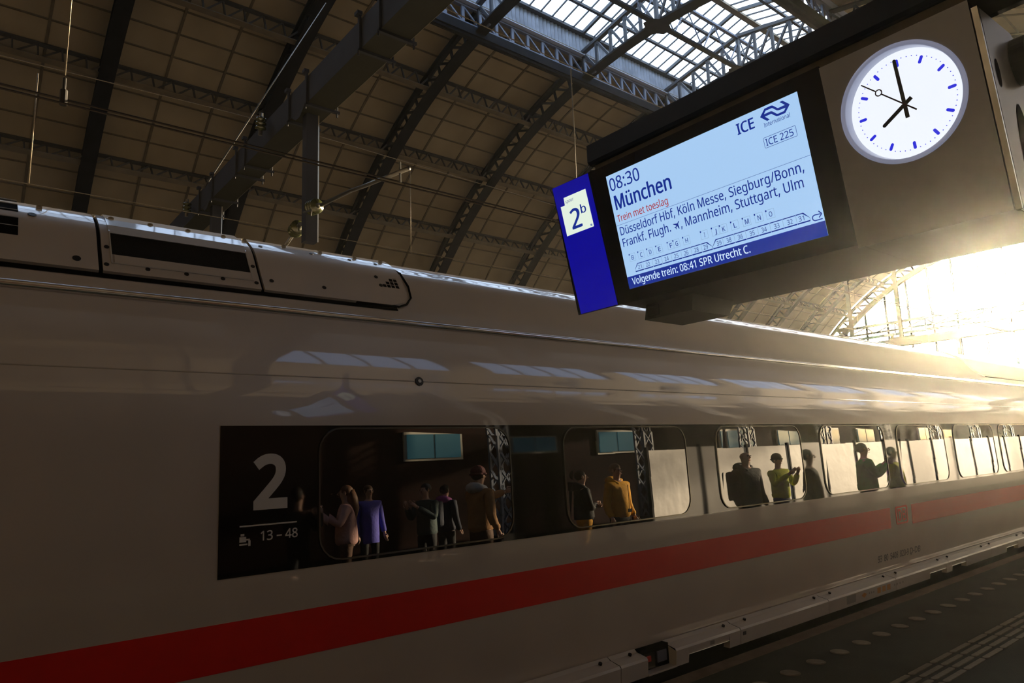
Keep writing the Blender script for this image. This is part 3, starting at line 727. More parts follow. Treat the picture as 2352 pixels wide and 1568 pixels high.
# skirt: seam gap, sloping ledge, lower face; panels between the joints
SK = 3.72
seams = [-0.60, -0.187, 0.227, 0.642, 1.062, 1.468, 1.880, 2.296, 2.712, 3.13, 3.545, 3.96, 4.38]
skx = [(-3.845, -1.495), (-3.815, -1.515), (-3.722, -1.535), (-3.712, -1.552), (-3.722, -1.668), (-3.75, -1.672)]
def skirt_piece(y0, y1, cut=None, hole=None):
    b = MB(); top = [[(x, y, z + H) for y in (y0, y1)] for x, z in skx[:4]]
    b.grid([[r[0], r[1]] for r in top])
    zt_, zb2 = skx[3][1] + H, skx[4][1] + H; xo, xi = skx[3][0], skx[4][0]
    def face(a, c, z0, z1): b.quad((xo, a, z1), (xo, c, z1), (xi, c, z0), (xi, a, z0))
    zm = zt_ - 0.055
    if cut:
        face(y0, cut[0], zb2, zt_); face(cut[0], cut[1], zm, zt_); face(cut[1], y1, zb2, zt_)
        for c in cut: b.quad((xo, c, zm), (xi, c, zb2), (xi - 0.06, c, zb2), (xo - 0.06, c, zm))
        b.quad((xo, cut[0], zm), (xo, cut[1], zm), (xo - 0.06, cut[1], zm), (xo - 0.06, cut[0], zm))
    else: face(y0, y1, zb2, zt_)
    for y in (y0, y1): b.quad((skx[1][0], y, skx[1][1] + H), (xo, y, zt_), (xi, y, zb2), (skx[1][0], y, zb2))
    return b
cuts = {4: (1.285, 1.42), 7: (2.55, 2.69), 8: (2.74, 2.87), 9: (3.30, 3.44), 6: None}
for i in range(len(seams) - 1):
    y0, y1 = seams[i] * SK + 0.004, seams[i + 1] * SK - 0.004
    if i == 4:      # panel with the notch: two bodies left and right of the opening
        a, c = 1.142 * SK, 1.232 * SK
        p = cpart(skirt_piece(y0, a), 'skirt_panel', M_skirt)
        cpart(skirt_piece(c, y1, (1.274 * SK, 1.424 * SK)), 'skirt_panel', M_skirt)
        tray = cpart(MB().box(-3.85, -3.79, a, c, -1.668 + H, -1.50 + H), 'connector_recess', M_dark)
        cpart(MB().box(-3.79, -3.715, a, c, -1.668 + H, -1.655 + H), 'recess_shelf', M_skirt, parent=tray)
        cpart(MB().box(-3.789, -3.775, a + 0.03, a + 0.15, -1.64 + H, -1.53 + H), 'control_box', M_seal, parent=tray)
        cpart(MB().box(-3.775, -3.768, a + 0.05, a + 0.10, -1.59 + H, -1.55 + H), 'red_button', mat('button_red', (0.5, 0.03, 0.02), 0.4), parent=tray)
        cpart(MB().box(-3.789, -3.779, a + 0.19, a + 0.30, -1.62 + H, -1.54 + H), 'blue_plate', mat('plate_blue_grey', (0.10, 0.11, 0.16), 0.4), parent=tray)
    else:
        cu = cuts.get(i)
        cpart(skirt_piece(y0, y1, tuple(q * SK for q in cu) if cu else None), 'skirt_panel', M_skirt)
    for yy in (y0 + 0.19, y1 - 0.12):
        b = MB(); b.tube([(-3.80, yy, -1.515 + H), (-3.795, yy, -1.500 + H)], 0.014, 8); cpart(b, 'skirt_bolt', M_bolt)
cpart(MB().box(-4.2, -3.80, YA, YB, -2.2 + H, -1.53 + H), 'undercroft_shade', M_dark)  # black filler box standing in for the shade under the train side
# pictograms on the skirt
M_or = mat('pictogram_orange', (0.42, 0.20, 0.03), 0.5); M_gy = mat('pictogram_grey', (0.20, 0.20, 0.18), 0.6)
def decal(pts, m, name='pictogram'):
    cpart(MB().poly([(-3.7095 - (-1.552 - z) * 0.086, y, z + H) for y, z in pts]), name, m)
def dsq(yc, zc, w, h, m): decal([(yc - w / 2, zc - h / 2), (yc + w / 2, zc - h / 2), (yc + w / 2, zc + h / 2), (yc - w / 2, zc + h / 2)], m)
yq = 2.0 * SK
decal([(yq + 0.25, -1.60), (yq + 0.31, -1.575), (yq + 0.37, -1.60), (yq + 0.31, -1.63)], M_or)
for k, dy in enumerate((0.66, 0.78, 0.90)): dsq(yq + dy, -1.602, 0.085, 0.06, M_or)
for dy in (0.43, 0.48, 0.53, 1.05, 1.12, 1.19, 1.27): dsq(yq + dy, -1.60, 0.022, 0.02, M_gy)
dsq(yq + 0.02, -1.60, 0.2, 0.08, M_gy); dsq(1.09 * SK * 1.36, -1.585, 0.05, 0.03, M_ink); dsq(5.05, -1.575, 0.06, 0.03, M_gy)
# next coaches, seen at steep angles
CH[coach.name] = list(coach.children)
def simple_coach(y0, label):
    c = empty('train_coach', (XT, y0, -0.8), label=label, cat='train coach'); cl_ = Vector(c.location); y1 = y0 + 25.1
    def pp(b, nm, m, s=False): b.v = [tuple(Vector(v) - cl_) for v in b.v]; b.obj(nm, m, c, s)
    b = MB(); b.grid([[(x, y, z + H) for y in (y0, y1)] for x, z in full]); pp(b, 'body_shell', M_white, True)
    pp(MB().poly([(x, y0, z + H) for x, z in full]), 'end_wall', M_dark); pp(MB().poly([(x, y1, z + H) for x, z in full][::-1]), 'end_wall', M_dark)
    pp(strip(y0 + 1.5, y1 - 1.5, BZ0, BZ1, 0.004, 6), 'window_band', M_band, True); pp(strip(y0, y1, SZ0, SZ1, 0.002, 4), 'red_stripe', M_red, True)
    for k in range(11):
        yy = y0 + 2.3 + 1.86 * k; pp(MB().prism(surf_poly(rrect(yy, yy + 1.43, -0.535, 0.186, 0.13), 0.0045), (0.004, 0, 0)), 'window', M_pane)
    b = MB(); b.grid([[(x, y, z + H) for y in (y0, y1)] for x, z in skx]); pp(b, 'skirt', M_skirt)
    pp(MB().box(XT - 1.2, XT + 1.2, y0, y1, -0.79, -1.53 + H), 'underframe', M_dark)
simple_coach(YB + 0.5, 'white coach coupled beyond the one in view, towards the bright gable')
simple_coach(YB + 0.5 + 25.6, 'white coach further along the train near the gable')
simple_coach(YA - 25.6, 'white coach coupled behind, left of the view')

# ================================================================== OVERHEAD LINE
ZB = 4.39 + H
def gantry(yn, label, posts, x0=-46.0, x1=5.4, detail=True):
    g = empty('overhead_gantry', (-8.05, yn, ZB), label=label, cat='gantry'); o = Vector(g.location)
    def P(b, nm, m, s=False): b.v = [tuple(Vector(v) - o) for v in b.v]; return b.obj(nm, m, g, s)
    b = MB(); b.box(x0, x1, yn, yn + 0.34, ZB, ZB + 0.35); P(b, 'beam', M_gant)
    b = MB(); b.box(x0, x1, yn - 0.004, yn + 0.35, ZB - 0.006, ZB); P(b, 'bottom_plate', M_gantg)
    b = MB(); b.box(x0, x1, yn + 0.345, yn + 0.352, ZB - 0.006, ZB + 0.02); P(b, 'bottom_sunlit_edge', M_bright)  # bright strip put in for the sunlit bottom edge of the beam
    for xp in posts:
        b = MB(); b.box(xp - 0.065, xp + 0.065, yn + 0.09, yn + 0.25, 2.70 + H, ZB)
        pp = P(b, 'drop_post', M_gant)
        b = MB(); b.box(xp + 0.06, xp + 0.07, yn + 0.24, yn + 0.255, 2.70 + H, ZB); P(b, 'post_sunlit_edge', M_bright)  # bright strip put in for the sunlit edge of the post
        b = MB(); b.poly([(xp - 0.2, yn - 0.003, ZB), (xp + 0.2, yn - 0.003, ZB), (xp + 0.065, yn - 0.003, ZB - 0.09), (xp - 0.065, yn - 0.003, ZB - 0.09)]); P(b, 'gusset', M_gant)
    for xp in ([-5.89, -6.33, -7.75, -8.32, -10.0, -10.4, -11.6, -12.35] if detail else []):
        b = MB(); b.box(xp - 0.02, xp + 0.02, yn - 0.03, yn - 0.005, ZB - 0.03, ZB + 0.42); b.box(xp - 0.02, xp + 0.02, yn - 0.03, yn + 0.42, ZB - 0.04, ZB - 0.008)
        b.box(xp - 0.04, xp + 0.04, yn - 0.06, yn + 0.0, ZB + 0.38, ZB + 0.42)
        b.tube([(xp, yn + 0.39, ZB - 0.09), (xp, yn + 0.39, ZB + 0.06)], 0.012, 6); b.tube([(xp, yn - 0.03, ZB - 0.09), (xp, yn - 0.03, ZB - 0.03)], 0.012, 6); P(b, 'clamp', M_gant)
    return g
g1 = gantry(3.24, 'blue grey box gantry beam crossing above the train with hanging posts', (-8.05, -12.0))
g2 = gantry(34.7, 'second gantry beam further along the track, in front of the bright gable', (-7.4, -11.25), detail=False)
def insulator(p, d, rad=0.085, n=3, label='', cat='insulator'):
    p = Vector(p); d = Vector(d).normalized()
    e = empty('line_insulator', p, label=label, cat=cat)
    prof_ = [(0, 0.03)]
    for k in range(n): z = 0.02 + k * 0.06; prof_ += [(z, 0.035), (z + 0.01, rad), (z + 0.035, rad * 0.95), (z + 0.045, 0.04)]
    prof_ += [(0.02 + n * 0.06, 0.03)]
    b = MB(); b.tube([d * q[0] for q in prof_], [q[1] for q in prof_], 20); b.obj('porcelain_sheds', M_porc, e, True)
    L = 0.02 + n * 0.06
    b = MB(); b.tube([d * -0.06, d * 0.0], 0.03, 10); b.tube([d * L, d * (L + 0.05)], 0.028, 10); b.obj('end_fittings', M_steel, e)
    return e
insulator((-7.90, 3.35, 3.09 + H), (1, 0.06, -0.12), 0.095, 3, 'green glazed insulator on the gantry post at the foot of the registration arm')
insulator((-8.24, 3.35, 2.96 + H), (-1, 0.05, -0.15), 0.095, 3, 'green brown insulator on the lower left side of the gantry post')
insulator((-9.09, 3.13, ZB + 0.13), (0.1, 0, 1), 0.075, 3, 'pale insulator standing on the gantry beam left of the post')
insulator((-12.78, 3.13, ZB + 0.06), (0.1, 0, 1), 0.075, 3, 'pale insulator on the gantry beam low down by the train roof')
arm = empty('registration_arm', (-7.68, 3.37, 3.16 + H), label='steel registration arm reaching from the gantry post to the contact wires', cat='arm'); ao = Vector(arm.location)
def Q(par, o, b, nm, m, s=False): b.v = [tuple(Vector(v) - o) for v in b.v]; return b.obj(nm, m, par, s)
Q(arm, ao, MB().tube([(-7.62, 3.37, 3.05 + H), (-6.9, 3.40, 3.00 + H), (-6.65, 3.41, 2.965 + H), (-5.72, 3.45, 2.86 + H)], 0.022, 8), 'tube', M_steel, True)
Q(arm, ao, MB().tube([(-5.88, 3.44, 2.76 + H), (-5.88, 3.44, 2.98 + H)], 0.012, 8), 'wire_clamp', M_steel)
Q(arm, ao, MB().tube([(-7.85, 3.24, 3.00 + H), (-7.6, 3.24, 2.95 + H), (-7.62, 3.24, 2.89 + H)], 0.01, 6), 'stay_hook', M_steel)
arm2 = empty('registration_arm', (-8.4, 3.37, 2.84 + H), label='second arm slanting down left from the gantry post behind the train roof', cat='arm'); ao = Vector(arm2.location)
Q(arm2, ao, MB().tube([(-8.52, 3.37, 2.90 + H), (-9.4, 3.4, 2.68 + H)], 0.022, 8), 'tube', M_steel, True)
def wire(name, pts, r, m, label, cat='wire', group=None):
    e = MB(); e.tube(pts, r, 6); o = e.obj(name, m, None, True); tag(o, label, cat, group); return o
def sagline(x, z0, zs, y0, y1, span, ph):
    pts = []; y = y0
    while y <= y1: t = ((y - ph) / span) % 1; pts.append((x, y, z0 + H - zs * 4 * t * (1 - t))); y += 1.5
    return pts
wire('contact_wire', [(-5.90, -20, 2.745 + H), (-5.90, 110, 2.745 + H)], 0.0085, M_wire, 'lower of the two dark contact wires above the train')
wire('contact_wire', [(-5.95, -20, 2.80 + H), (-5.95, 110, 2.80 + H)], 0.0085, M_wire, 'upper of the two dark contact wires above the train')
wire('messenger_wire', sagline(-5.9, 4.97, 0.14, -20, 108, 31, 3.4), 0.006, M_rope, 'glinting stranded messenger wire high above the train, passing under the rooflight')
wire('contact_wire', [(-9.3, -20, 3.25 + H), (-9.3, 110, 3.29 + H)], 0.005, M_rope, 'thin contact wire of the second track, just above the train roof line')
wire('messenger_wire', sagline(-9.3, 4.80, 0.22, -20, 108, 31, 3.4), 0.006, M_rope, 'glinting messenger wire of the second track')
ds = ['above the left edge of the train, with a clamp', 'falling behind the blue number sign', 'third along', 'fourth along', 'fifth along', 'sixth along', 'seventh along', 'eighth along', 'ninth along']
for k, y in enumerate((0.55, 5.99, 11.4, 16.9, 22.3, 27.7, 33.1, 38.5, 44.0)):
    wire('dropper', [(-5.9, y, 4.9 + H), (-5.9 + random.uniform(-.01, .01), y + .01, 4.0 + H), (-5.92, y, (2.985 if k == 0 else 2.82) + H)], 0.0075 if k else 0.005, M_rope, 'hanging cable above the train, ' + ds[k], 'dropper cable')
for k, y in enumerate((0.6, 5.63, 10.7, 15.8, 20.9, 26.0, 31.1)):
    wire('dropper', [(-9.3, y, 4.62 + H), (-9.3, y - .01, 3.26 + H)], 0.007, M_rope, 'hanging cable of the second track, ' + ('at the far left of the view' if k == 0 else 'right of the gantry post' if k == 1 else ds[k]), 'dropper cable')
b = MB(); b.tube([(-5.92, 0.55, 2.80 + H), (-5.92, 0.55, 2.96 + H)], 0.012, 8); b.tube([(-5.92, 0.55, 2.74 + H), (-5.92, 0.55, 2.86 + H)], 0.026, 10)
tag(b.obj('wire_clamp', M_bolt), 'small clamp holding the contact wires at the foot of a thin hanger, upper left', 'clamp')
wire('stay_rod', [(-11.64, 3.1, 6.23), (-25.9, 11.6, 21.2)], 0.016, M_purlin, 'thin straight stay rod rising from the gantry beam to the roof', 'rod')

for x, y, z0, lb in ((-16.35, 42.0, 5.36, 'dark hanging post with a small cross arm against the bright gable'), (-19.1, 42.0, 6.2, 'dark hanging post at the foot of the gable arch')):
    e = empty('hanging_post', (x, y, z0 + H), label=lb, cat='post')
    MB().box(-0.1, 0.1, -0.08, 0.08, 0, 19.5).obj('shaft', M_truss, e)
    if z0 < 6: MB().box(-0.7, 0.7, -0.05, 0.05, 0.35, 0.47).obj('cross_arm', M_truss, e); MB().tube([(-0.5, 0, 0.2), (-0.5, 0, 0.62)], 0.09, 8).obj('arm_insulator', M_porc, e)
# ================================================================== PLATFORM SIGN
TI = math.radians(12.5); Y0S = 2.9; LS, WS, TS = -0.805548, 0.362985, 0.495928
U = Vector((0, -math.sin(TI), math.cos(TI))); NIN = Vector((0, math.cos(TI), math.sin(TI)))
SC = WS * Y0S                      # metres per unit of screen width
def sgn_empty(name, s, t, label, cat):
    p = Vector(((LS + s * WS) * Y0S, Y0S, H)) + U * ((TS - t * WS) * Y0S)
    return empty(name, p, (TI, 0, 0), label, cat), s, t
def F(e, d=0.0):
    _, s0, t0 = e
    return lambda s, t: Vector(((s - s0) * SC, -d, (t0 - t) * SC))      # local point, d metres towards the viewer
def spoly(e, pts, d, name, m, parent, splines=None):
    f = F(e, d)
    if splines is None: me = curve_mesh([pts], name)
    else: me = curve_mesh(splines, name)
    remap(me, lambda x, y: f(x, y)); me.materials.clear(); me.materials.append(m); me.name = name
    return link(name, me, parent)
def sbox(e, s0, s1, t0, t1, d0, d1, name, m, parent, bev=0):
    f0, f1 = F(e, d0), F(e, d1)
    b = MB(); b.hexa([f0(s0, t1), f0(s1, t1), f1(s1, t1), f1(s0, t1), f0(s0, t0), f0(s1, t0), f1(s1, t0), f1(s0, t0)])
    return b.obj(name, m, parent, fix=True)
def stext(e, name, s, m, x0, x1, tb, cap, d, parent, bold=0.0):
    f = F(e, d)
    return put_text(name, s, m, x0, x1, -tb, cap, lambda x, z: f(x, -z), parent, bold)
def emis(name, c, s=1.0):
    if name in _m: return _m[name]
    return mat(name, tuple(q * 0.05 for q in c), 0.15, emit=c, es=s)
M_scr = emis('screen_light_blue', srgb(166, 203, 242)); M_navy = emis('screen_navy', srgb(22, 44, 138)); M_redt = emis('screen_red', srgb(165, 28, 32))
M_bandb = emis('screen_band_blue', srgb(24, 46, 142)); M_ltxt = emis('screen_white_text', srgb(205, 228, 255)); M_gl = emis('screen_grey_line', srgb(110, 140, 180))
M_blue = emis('sign_deep_blue', srgb(6, 4, 140)); M_cream = emis('sign_cream', srgb(226, 240, 224))
disp = sgn_empty('departure_display', 0.5, 0.63, 'black departure display with a light blue lit timetable screen, hanging over the platform', 'display')
D = disp[0]
sbox(disp, -0.0915, 1.0965, -0.055, 0.628, -0.012, 0.0, 'glass_front', M_black, D)
f = F(disp, 0)
# casing body: slanted front, flat underside reaching back
cw = MB(); s0, s1 = -0.0915, 1.60
def cs(s, y, z): p = Vector(((LS + s * WS) * Y0S, y, z)); M_ = D.location; q = p - Vector(M_); return Vector((q.x, q.y * math.cos(TI) + q.z * math.sin(TI), -q.y * math.sin(TI) + q.z * math.cos(TI)))
zb_ = H + 0.2685 * Y0S * math.cos(TI) + 0.003; zt_ = H + 0.519 * Y0S * math.cos(TI); yb_ = Y0S - 0.2685 * Y0S * math.sin(TI) + 0.013; yt_ = Y0S - 0.519 * Y0S * math.sin(TI) + 0.013
YK = 3.32
sec = [(yb_, zb_), (YK, zb_), (YK + 0.16, zt_), (yt_, zt_)]
cw.prism([cs(s0, y, z) for y, z in sec], cs(1.0965, 0, 0) - cs(s0, 0, 0)); cw.obj('casing', M_case, D, fix=True)
scr = sbox(disp, 0.0, 1.0, 0.0, 0.565, 0.0005, 0.002, 'screen', M_scr, D)
sbox(disp, 0.0, 1.0, 0.5065, 0.565, 0.002, 0.0026, 'next_train_band', M_bandb, D)
d_ = 0.0030
TX = lambda nm, s, m, a, b, tb, cap, bold=0.0: stext(disp, nm, s, m, a, b, tb, cap, d_, D, bold)
TX('departure_time', '08:30', M_navy, 0.0120, 0.1990, 0.0790, 0.0600, 0.008)
TX('destination', 'München', M_navy, 0.0215, 0.3610, 0.1740, 0.0680, 0.022)
TX('surcharge_notice', 'Trein met toeslag', M_redt, 0.0160, 0.3240, 0.2345, 0.0330, 0.006)
TX('calling_points', 'Düsseldorf Hbf, Köln Messe, Siegburg/Bonn,', M_navy, 0.0175, 0.9640, 0.3010, 0.0400, 0.008)
TX('calling_points', 'Frankf. Flugh.', M_navy, 0.0185, 0.3080, 0.3590, 0.0400, 0.008)
TX('calling_points', ', Mannheim, Stuttgart, Ulm', M_navy, 0.3640, 0.9500, 0.3590, 0.0400, 0.008)
spoly(disp, [(0.3241, 0.3318), (0.3277, 0.3305), (0.3484, 0.3332), (0.3578, 0.3242), (0.3611, 0.326), (0.3524, 0.3366), (0.3555, 0.3582), (0.3519, 0.3595), (0.3453, 0.345), (0.3393, 0.3492), (0.3398, 0.3579), (0.3376, 0.3582), (0.3345, 0.351), (0.3273, 0.3472), (0.3363, 0.3461), (0.3415, 0.3408)], d_, 'airplane_symbol', M_navy, D)
TX('next_train_text', 'Volgende trein: 08:41 SPR Utrecht C.', M_ltxt, 0.0262, 0.6717, 0.5490, 0.0330, 0.010)
TX('train_type', 'ICE', M_navy, 0.7262, 0.8062, 0.0665, 0.0430, 0.026)
TX('carrier_text', 'International', M_navy, 0.8445, 0.9550, 0.0812, 0.0165, 0.002)
TX('train_number', 'ICE 225', M_navy, 0.8365, 0.9540, 0.1545, 0.0270, 0.006)
spoly(disp, None, d_, 'carrier_emblem', M_navy, D, [[(0.8358, 0.0357), (0.8604, 0.0106), (0.8897, 0.0096), (0.8967, 0.0125), (0.9122, 0.0284), (0.9164, 0.0304), (0.9443, 0.0297), (0.9257, 0.0107), (0.9382, 0.0097), (0.9635, 0.035), (0.9398, 0.0598), (0.9087, 0.0597), (0.9016, 0.0577), (0.8835, 0.0405), (0.8561, 0.0412), (0.8729, 0.0593), (0.8613, 0.061)], [(0.8543, 0.0304), (0.884, 0.0303), (0.89, 0.0332), (0.9055, 0.049), (0.9107, 0.0511), (0.9358, 0.0506), (0.9445, 0.0413), (0.9153, 0.0395), (0.9083, 0.0367), (0.892, 0.0205), (0.8641, 0.0198)]])
def frame_rr(e, x0, x1, t0, t1, r, w, name, m, parent):
    o_ = rrect(x0, x1, t0, t1, r, 4); i_ = rrect(x0 + w, x1 - w, t0 + w, t1 - w, max(r - w, 0.0004), 4)
    return spoly(e, None, d_, name, m, parent, [o_, i_])
frame_rr(disp, 0.829, 0.9675, 0.1195, 0.1622, 0.005, 0.0016, 'number_frame', M_navy, D)
sbox(disp, 0.0, 1.0, 0.2488, 0.2500, 0.002, 0.003, 'rule_line', M_navy, D)
for c, x in dict(B=.0584, C=.1124, D=.1673, E=.2221, F=.2896, G=.3217, H=.3774, I=.4733, J=.5305, K=.5708, L=.6268, M=.6831, N=.7399, O=.7914).items():
    w = {'I': .0045, 'M': .018, 'J': .010}.get(c, .014)
    TX('section_letter', c, M_navy, x - w / 2 + 0.001, x + w / 2 + 0.001, 0.4305, 0.0205, 0.008)
    frame_rr(disp, x - .0185, x + .0185, .4005, .4380, .0006, .0008, 'section_frame', M_gl, D)
    sbox(disp, x - .0195, x - .0135, .4000, .4068, 0.003, 0.0034, 'section_corner', M_navy, D)
for c, x in dict([('21', .0902), ('22', .1402), ('23', .1954), ('24', .2514), ('25', .3067), ('26', .3623), ('28', .4177), ('29', .4668), ('39', .5356), ('38', .5847), ('36', .6402), ('35', .6958), ('34', .7512), ('33', .8072), ('32', .8642), ('31', .9120)]).items():
    TX('coach_number', c, M_navy, x - .0115, x + .0115, .4830, .0190, 0.0)
def train_icon(a, b, ra, rb, divs):
    t0, t1 = .4535, .4560
    ta, tb = a + (.020 if ra else .0), b - (.022 if rb else 0)
    P = []
    P.append([(ta, t0), (tb, t0), (tb, t1 + .0012), (ta, t1 + .0012)])
    P.append([(a, .4885), (b, .4885), (b - .001, .4935), (a + .001, .4935)])
    if ra: P.append([(ta, t0), (ta + .003, t1 + .001), (a + .0022, .4790), (a, .4790)])
    if rb: P.append([(tb, t0), (b, .4790), (b - .0012, .4790), (tb - .005, t1 + .001)])
    P.append([(a, .478), (a + .001, .478), (a + .001, .4885), (a, .4885)]); P.append([(b - .001, .478), (b, .478), (b, .4885), (b - .001, .4885)])
    spoly(disp, None, d_, 'train_outline', M_navy, D, P[:1]); [spoly(disp, None, d_, 'train_outline', M_navy, D, [p]) for p in P[1:]]
    for x in divs: sbox(disp, x - .0005, x + .0005, .4565, .4880, 0.003, 0.0032, 'train_division', M_gl, D); sbox(disp, x - .0009, x + .0009, .4880, .4940, 0.0032, 0.0036, 'train_gap', M_scr, D); sbox(disp, x - .0007, x + .0007, .4530, .4575, 0.0032, 0.0036, 'train_gap', M_scr, D)
train_icon(.0590, .5003, True, True, (0.1126, 0.1689, 0.2246, 0.2801, 0.3358, 0.3907, 0.4454)); train_icon(.5020, .946, True, True, (0.5563, 0.6124, 0.6677, 0.7238, 0.7794, 0.8355, 0.8917))
ar = [(0.9935, 0.4968), (0.9650, 0.4972), (0.9585, 0.4945), (0.9552, 0.4885), (0.9560, 0.4815), (0.960, 0.4770), (0.9660, 0.4755), (0.9900, 0.4770)]
b = MB()
for p, q in zip(ar, ar[1:]): b.bar(F(disp, 0.0031)(*p), F(disp, 0.0031)(*q), 0.0008, 0.0040 * SC / 1.05 * 1.0)
for p, q in (((0.9945, .4772), (0.9834, .4646)), ((0.9945, .4772), (0.9808, .4894))): b.bar(F(disp, 0.0031)(*p), F(disp, 0.0031)(*q), 0.0008, 0.004)
b.obj('direction_arrow', M_navy, D)
# box hanging under the casing
bx = MB(); bxs = [(2.39, zb_), (2.97, zb_), (2.93, zb_ - 0.09), (2.52, zb_ - 0.09)]
cb = empty('sensor_box', ((LS + 0.1 * WS) * Y0S, 2.9, zb_), label='small black box hanging under the left end of the departure display', cat='box')
bw = MB(); xa, xb = (LS - 0.02 * WS) * Y0S, (LS + 0.265 * WS) * Y0S
o = Vector(cb.location)
bw.prism([Vector((xa, y, z - 0.003)) - o for y, z in ((yb_ + 0.12, zb_), (YK - 0.1, zb_), (YK - 0.16, zb_ - 0.085), (yb_ + 0.10, zb_ - 0.085))], (xb - xa, 0, 0)); bw.obj('body', M_case, cb, fix=True)
MB().box(xa - o.x + 0.03, xa - o.x + 0.10, yb_ + 0.092 - o.y, yb_ + 0.10 - o.y, -0.075, -0.02).obj('lens_plate', M_black, cb)
# blue track sign on the left end
ts = sgn_empty('track_number_sign', -0.23, 0.628, 'deep blue lit platform number sign at the left end of the display', 'sign')
T_ = ts[0]
sbox(ts, -0.3790, -0.094, -0.060, 0.628, -0.05, -0.001, 'housing', M_black, T_)
spoly(ts, [(-0.3745, -0.0600), (-0.1100, -0.0555), (-0.0960, 0.6235), (-0.3570, 0.6250)], 0.001, 'blue_face', M_blue, T_)
d_ = 0.0022
spoly(ts, [(-0.3070, 0.0114), (-0.1460, 0.0125), (-0.1410, 0.2093), (-0.3385, 0.2093), (-0.3410, 0.0510), (-0.3085, 0.0510)], d_, 'white_panel', M_cream, T_)
d_ = 0.0034
stext(ts, 'word_spoor', 'spoor', M_navy, -0.2990, -0.2390, 0.0440, 0.0175, d_, T_)
stext(ts, 'track_number', '2', M_navy, -0.2880, -0.2130, 0.1860, 0.1000, d_, T_, 0.020)
stext(ts, 'section_suffix', 'b', M_navy, -0.2060, -0.1680, 0.1235, 0.0430, d_, T_, 0.015)
sbox(ts, -0.1600, -0.1500, 0.1930, 0.2030, 0.0022, 0.005, 'small_fixing', M_gl, T_)
# clock panel and clock
ck = sgn_empty('station_clock', 1.345, 0.64, 'round lit station clock with blue marks on a grey metal panel', 'clock')
C_ = ck[0]
CX, CT = 1.3407, 0.1892
nck = 72
circ = lambda r: [(CX + r * math.cos(2 * PI * i / nck), CT + r * math.sin(2 * PI * i / nck)) for i in range(nck)]
spoly(ck, None, 0.004, 'grey_panel', M_gpan, C_, [[(1.0985, -0.046), (1.5890, -0.046), (1.5890, 0.640), (1.0985, 0.640)], circ(0.2035)])
def cs2(s, y, z): p = Vector(((LS + s * WS) * Y0S, y, z)); q = p - Vector(C_.location); return Vector((q.x, q.y * math.cos(TI) + q.z * math.sin(TI), -q.y * math.sin(TI) + q.z * math.cos(TI)))
b = MB(); pl_, pr_ = [cs2(1.0975, y, z) for y, z in sec], [cs2(1.585, y, z) for y, z in sec]
b.poly(pl_); b.poly(pr_[::-1])
for i in (0, 1, 2): b.quad(pl_[i], pl_[i + 1], pr_[i + 1], pr_[i])
b.obj('casing', M_case, C_, fix=True)
def clock_ring(prof_, name, m, n=96):
    b = MB(); rows_ = []
    for i in range(n + 1):
        a = 2 * PI * i / n; rows_.append([F(ck, d)(CX + r * math.cos(a), CT + r * math.sin(a)) for r, d in prof_])
    return b.grid(rows_).obj(name, m, C_, True)
M_ring = mat('clock_rim_glow', (0.42, 0.44, 0.52), 0.22, emit=srgb(120, 126, 150), es=0.7)  # own glow added in place of light from the dial
M_face = emis('clock_face_white', srgb(240, 246, 255)); M_mark = emis('clock_mark_blue', srgb(40, 44, 215)); M_hand = mat('clock_hand_black', (0.006, 0.006, 0.008), 0.4); M_sec = mat('second_hand_red', (0.035, 0.004, 0.004), 0.4)
clock_ring([(0.2040, 0.0035), (0.2035, 0.008), (0.1895, 0.009), (0.1875, 0.004), (0.1850, -0.045)], 'rim', M_ring)
DD = -0.043
b = MB(); n = 96; b.poly([F(ck, DD)(CX + 0.186 * math.cos(2 * PI * i / n), CT - 0.186 * math.sin(2 * PI * i / n)) for i in range(n)]); b.obj('dial', M_face, C_)
for i in range(60):
    a = math.radians(6 * i); c, s_ = math.sin(a), -math.cos(a)
    f = F(ck, DD + 0.0015)
    if i % 5 == 0:
        r0, r1, w = 0.133, 0.160, 0.0052; pts = []
        for cr_, a0 in ((r1 - w, -90), (r0 + w, 90)):
            for j in range(7):
                q = math.radians(a0 + 30 * j); lx, ly = w * math.sin(q), w * math.cos(q); rr = cr_ + ly
                pts.append(f(CX + rr * c - lx * s_ * 1, CT + rr * s_ + lx * c))
        MB().poly(pts).obj('hour_mark', M_mark, C_)
    else:
        MB().poly([f(CX + 0.1592 * c + 0.0018 * math.cos(q * PI / 4), CT + 0.1592 * s_ + 0.0018 * math.sin(q * PI / 4)) for q in range(8)]).obj('minute_dot', M_mark, C_)
def hand(deg, r0, r1, w0, w1, d, name, m, rnd=True):
    a = math.radians(deg); c, s_ = math.sin(a), -math.cos(a); f0 = F(ck, d); pts = []
    pts += [(r0, -w0), (r0, w0)]
    for j in range(7): q = math.radians(90 - 30 * j); pts.append((r1 - w1 + w1 * math.cos(q), w1 * math.sin(q)))
    P3 = [f0(CX + r * c - l * s_, CT + r * s_ + l * c) for r, l in pts]
    return MB().prism(P3, (0, -0.002, 0)).obj(name, m, C_, fix=True)
hand(238.8, -0.028, 0.098, 0.0066, 0.0062, DD + 0.008, 'hour_hand', M_hand); hand(358.8, -0.049, 0.160, 0.0066, 0.0056, DD + 0.012, 'minute_hand', M_hand)
hand(314.3, -0.048, 0.090, 0.0026, 0.0022, DD + 0.016, 'second_hand', M_sec); hand(314.3, 0.111, 0.172, 0.0022, 0.0020, DD + 0.016, 'second_hand', M_sec)
a = math.radians(314.3); c, s_ = math.sin(a), -math.cos(a); f0 = F(ck, DD + 0.017)
b = MB(); cx_, ct_ = CX + 0.1005 * c, CT + 0.1005 * s_
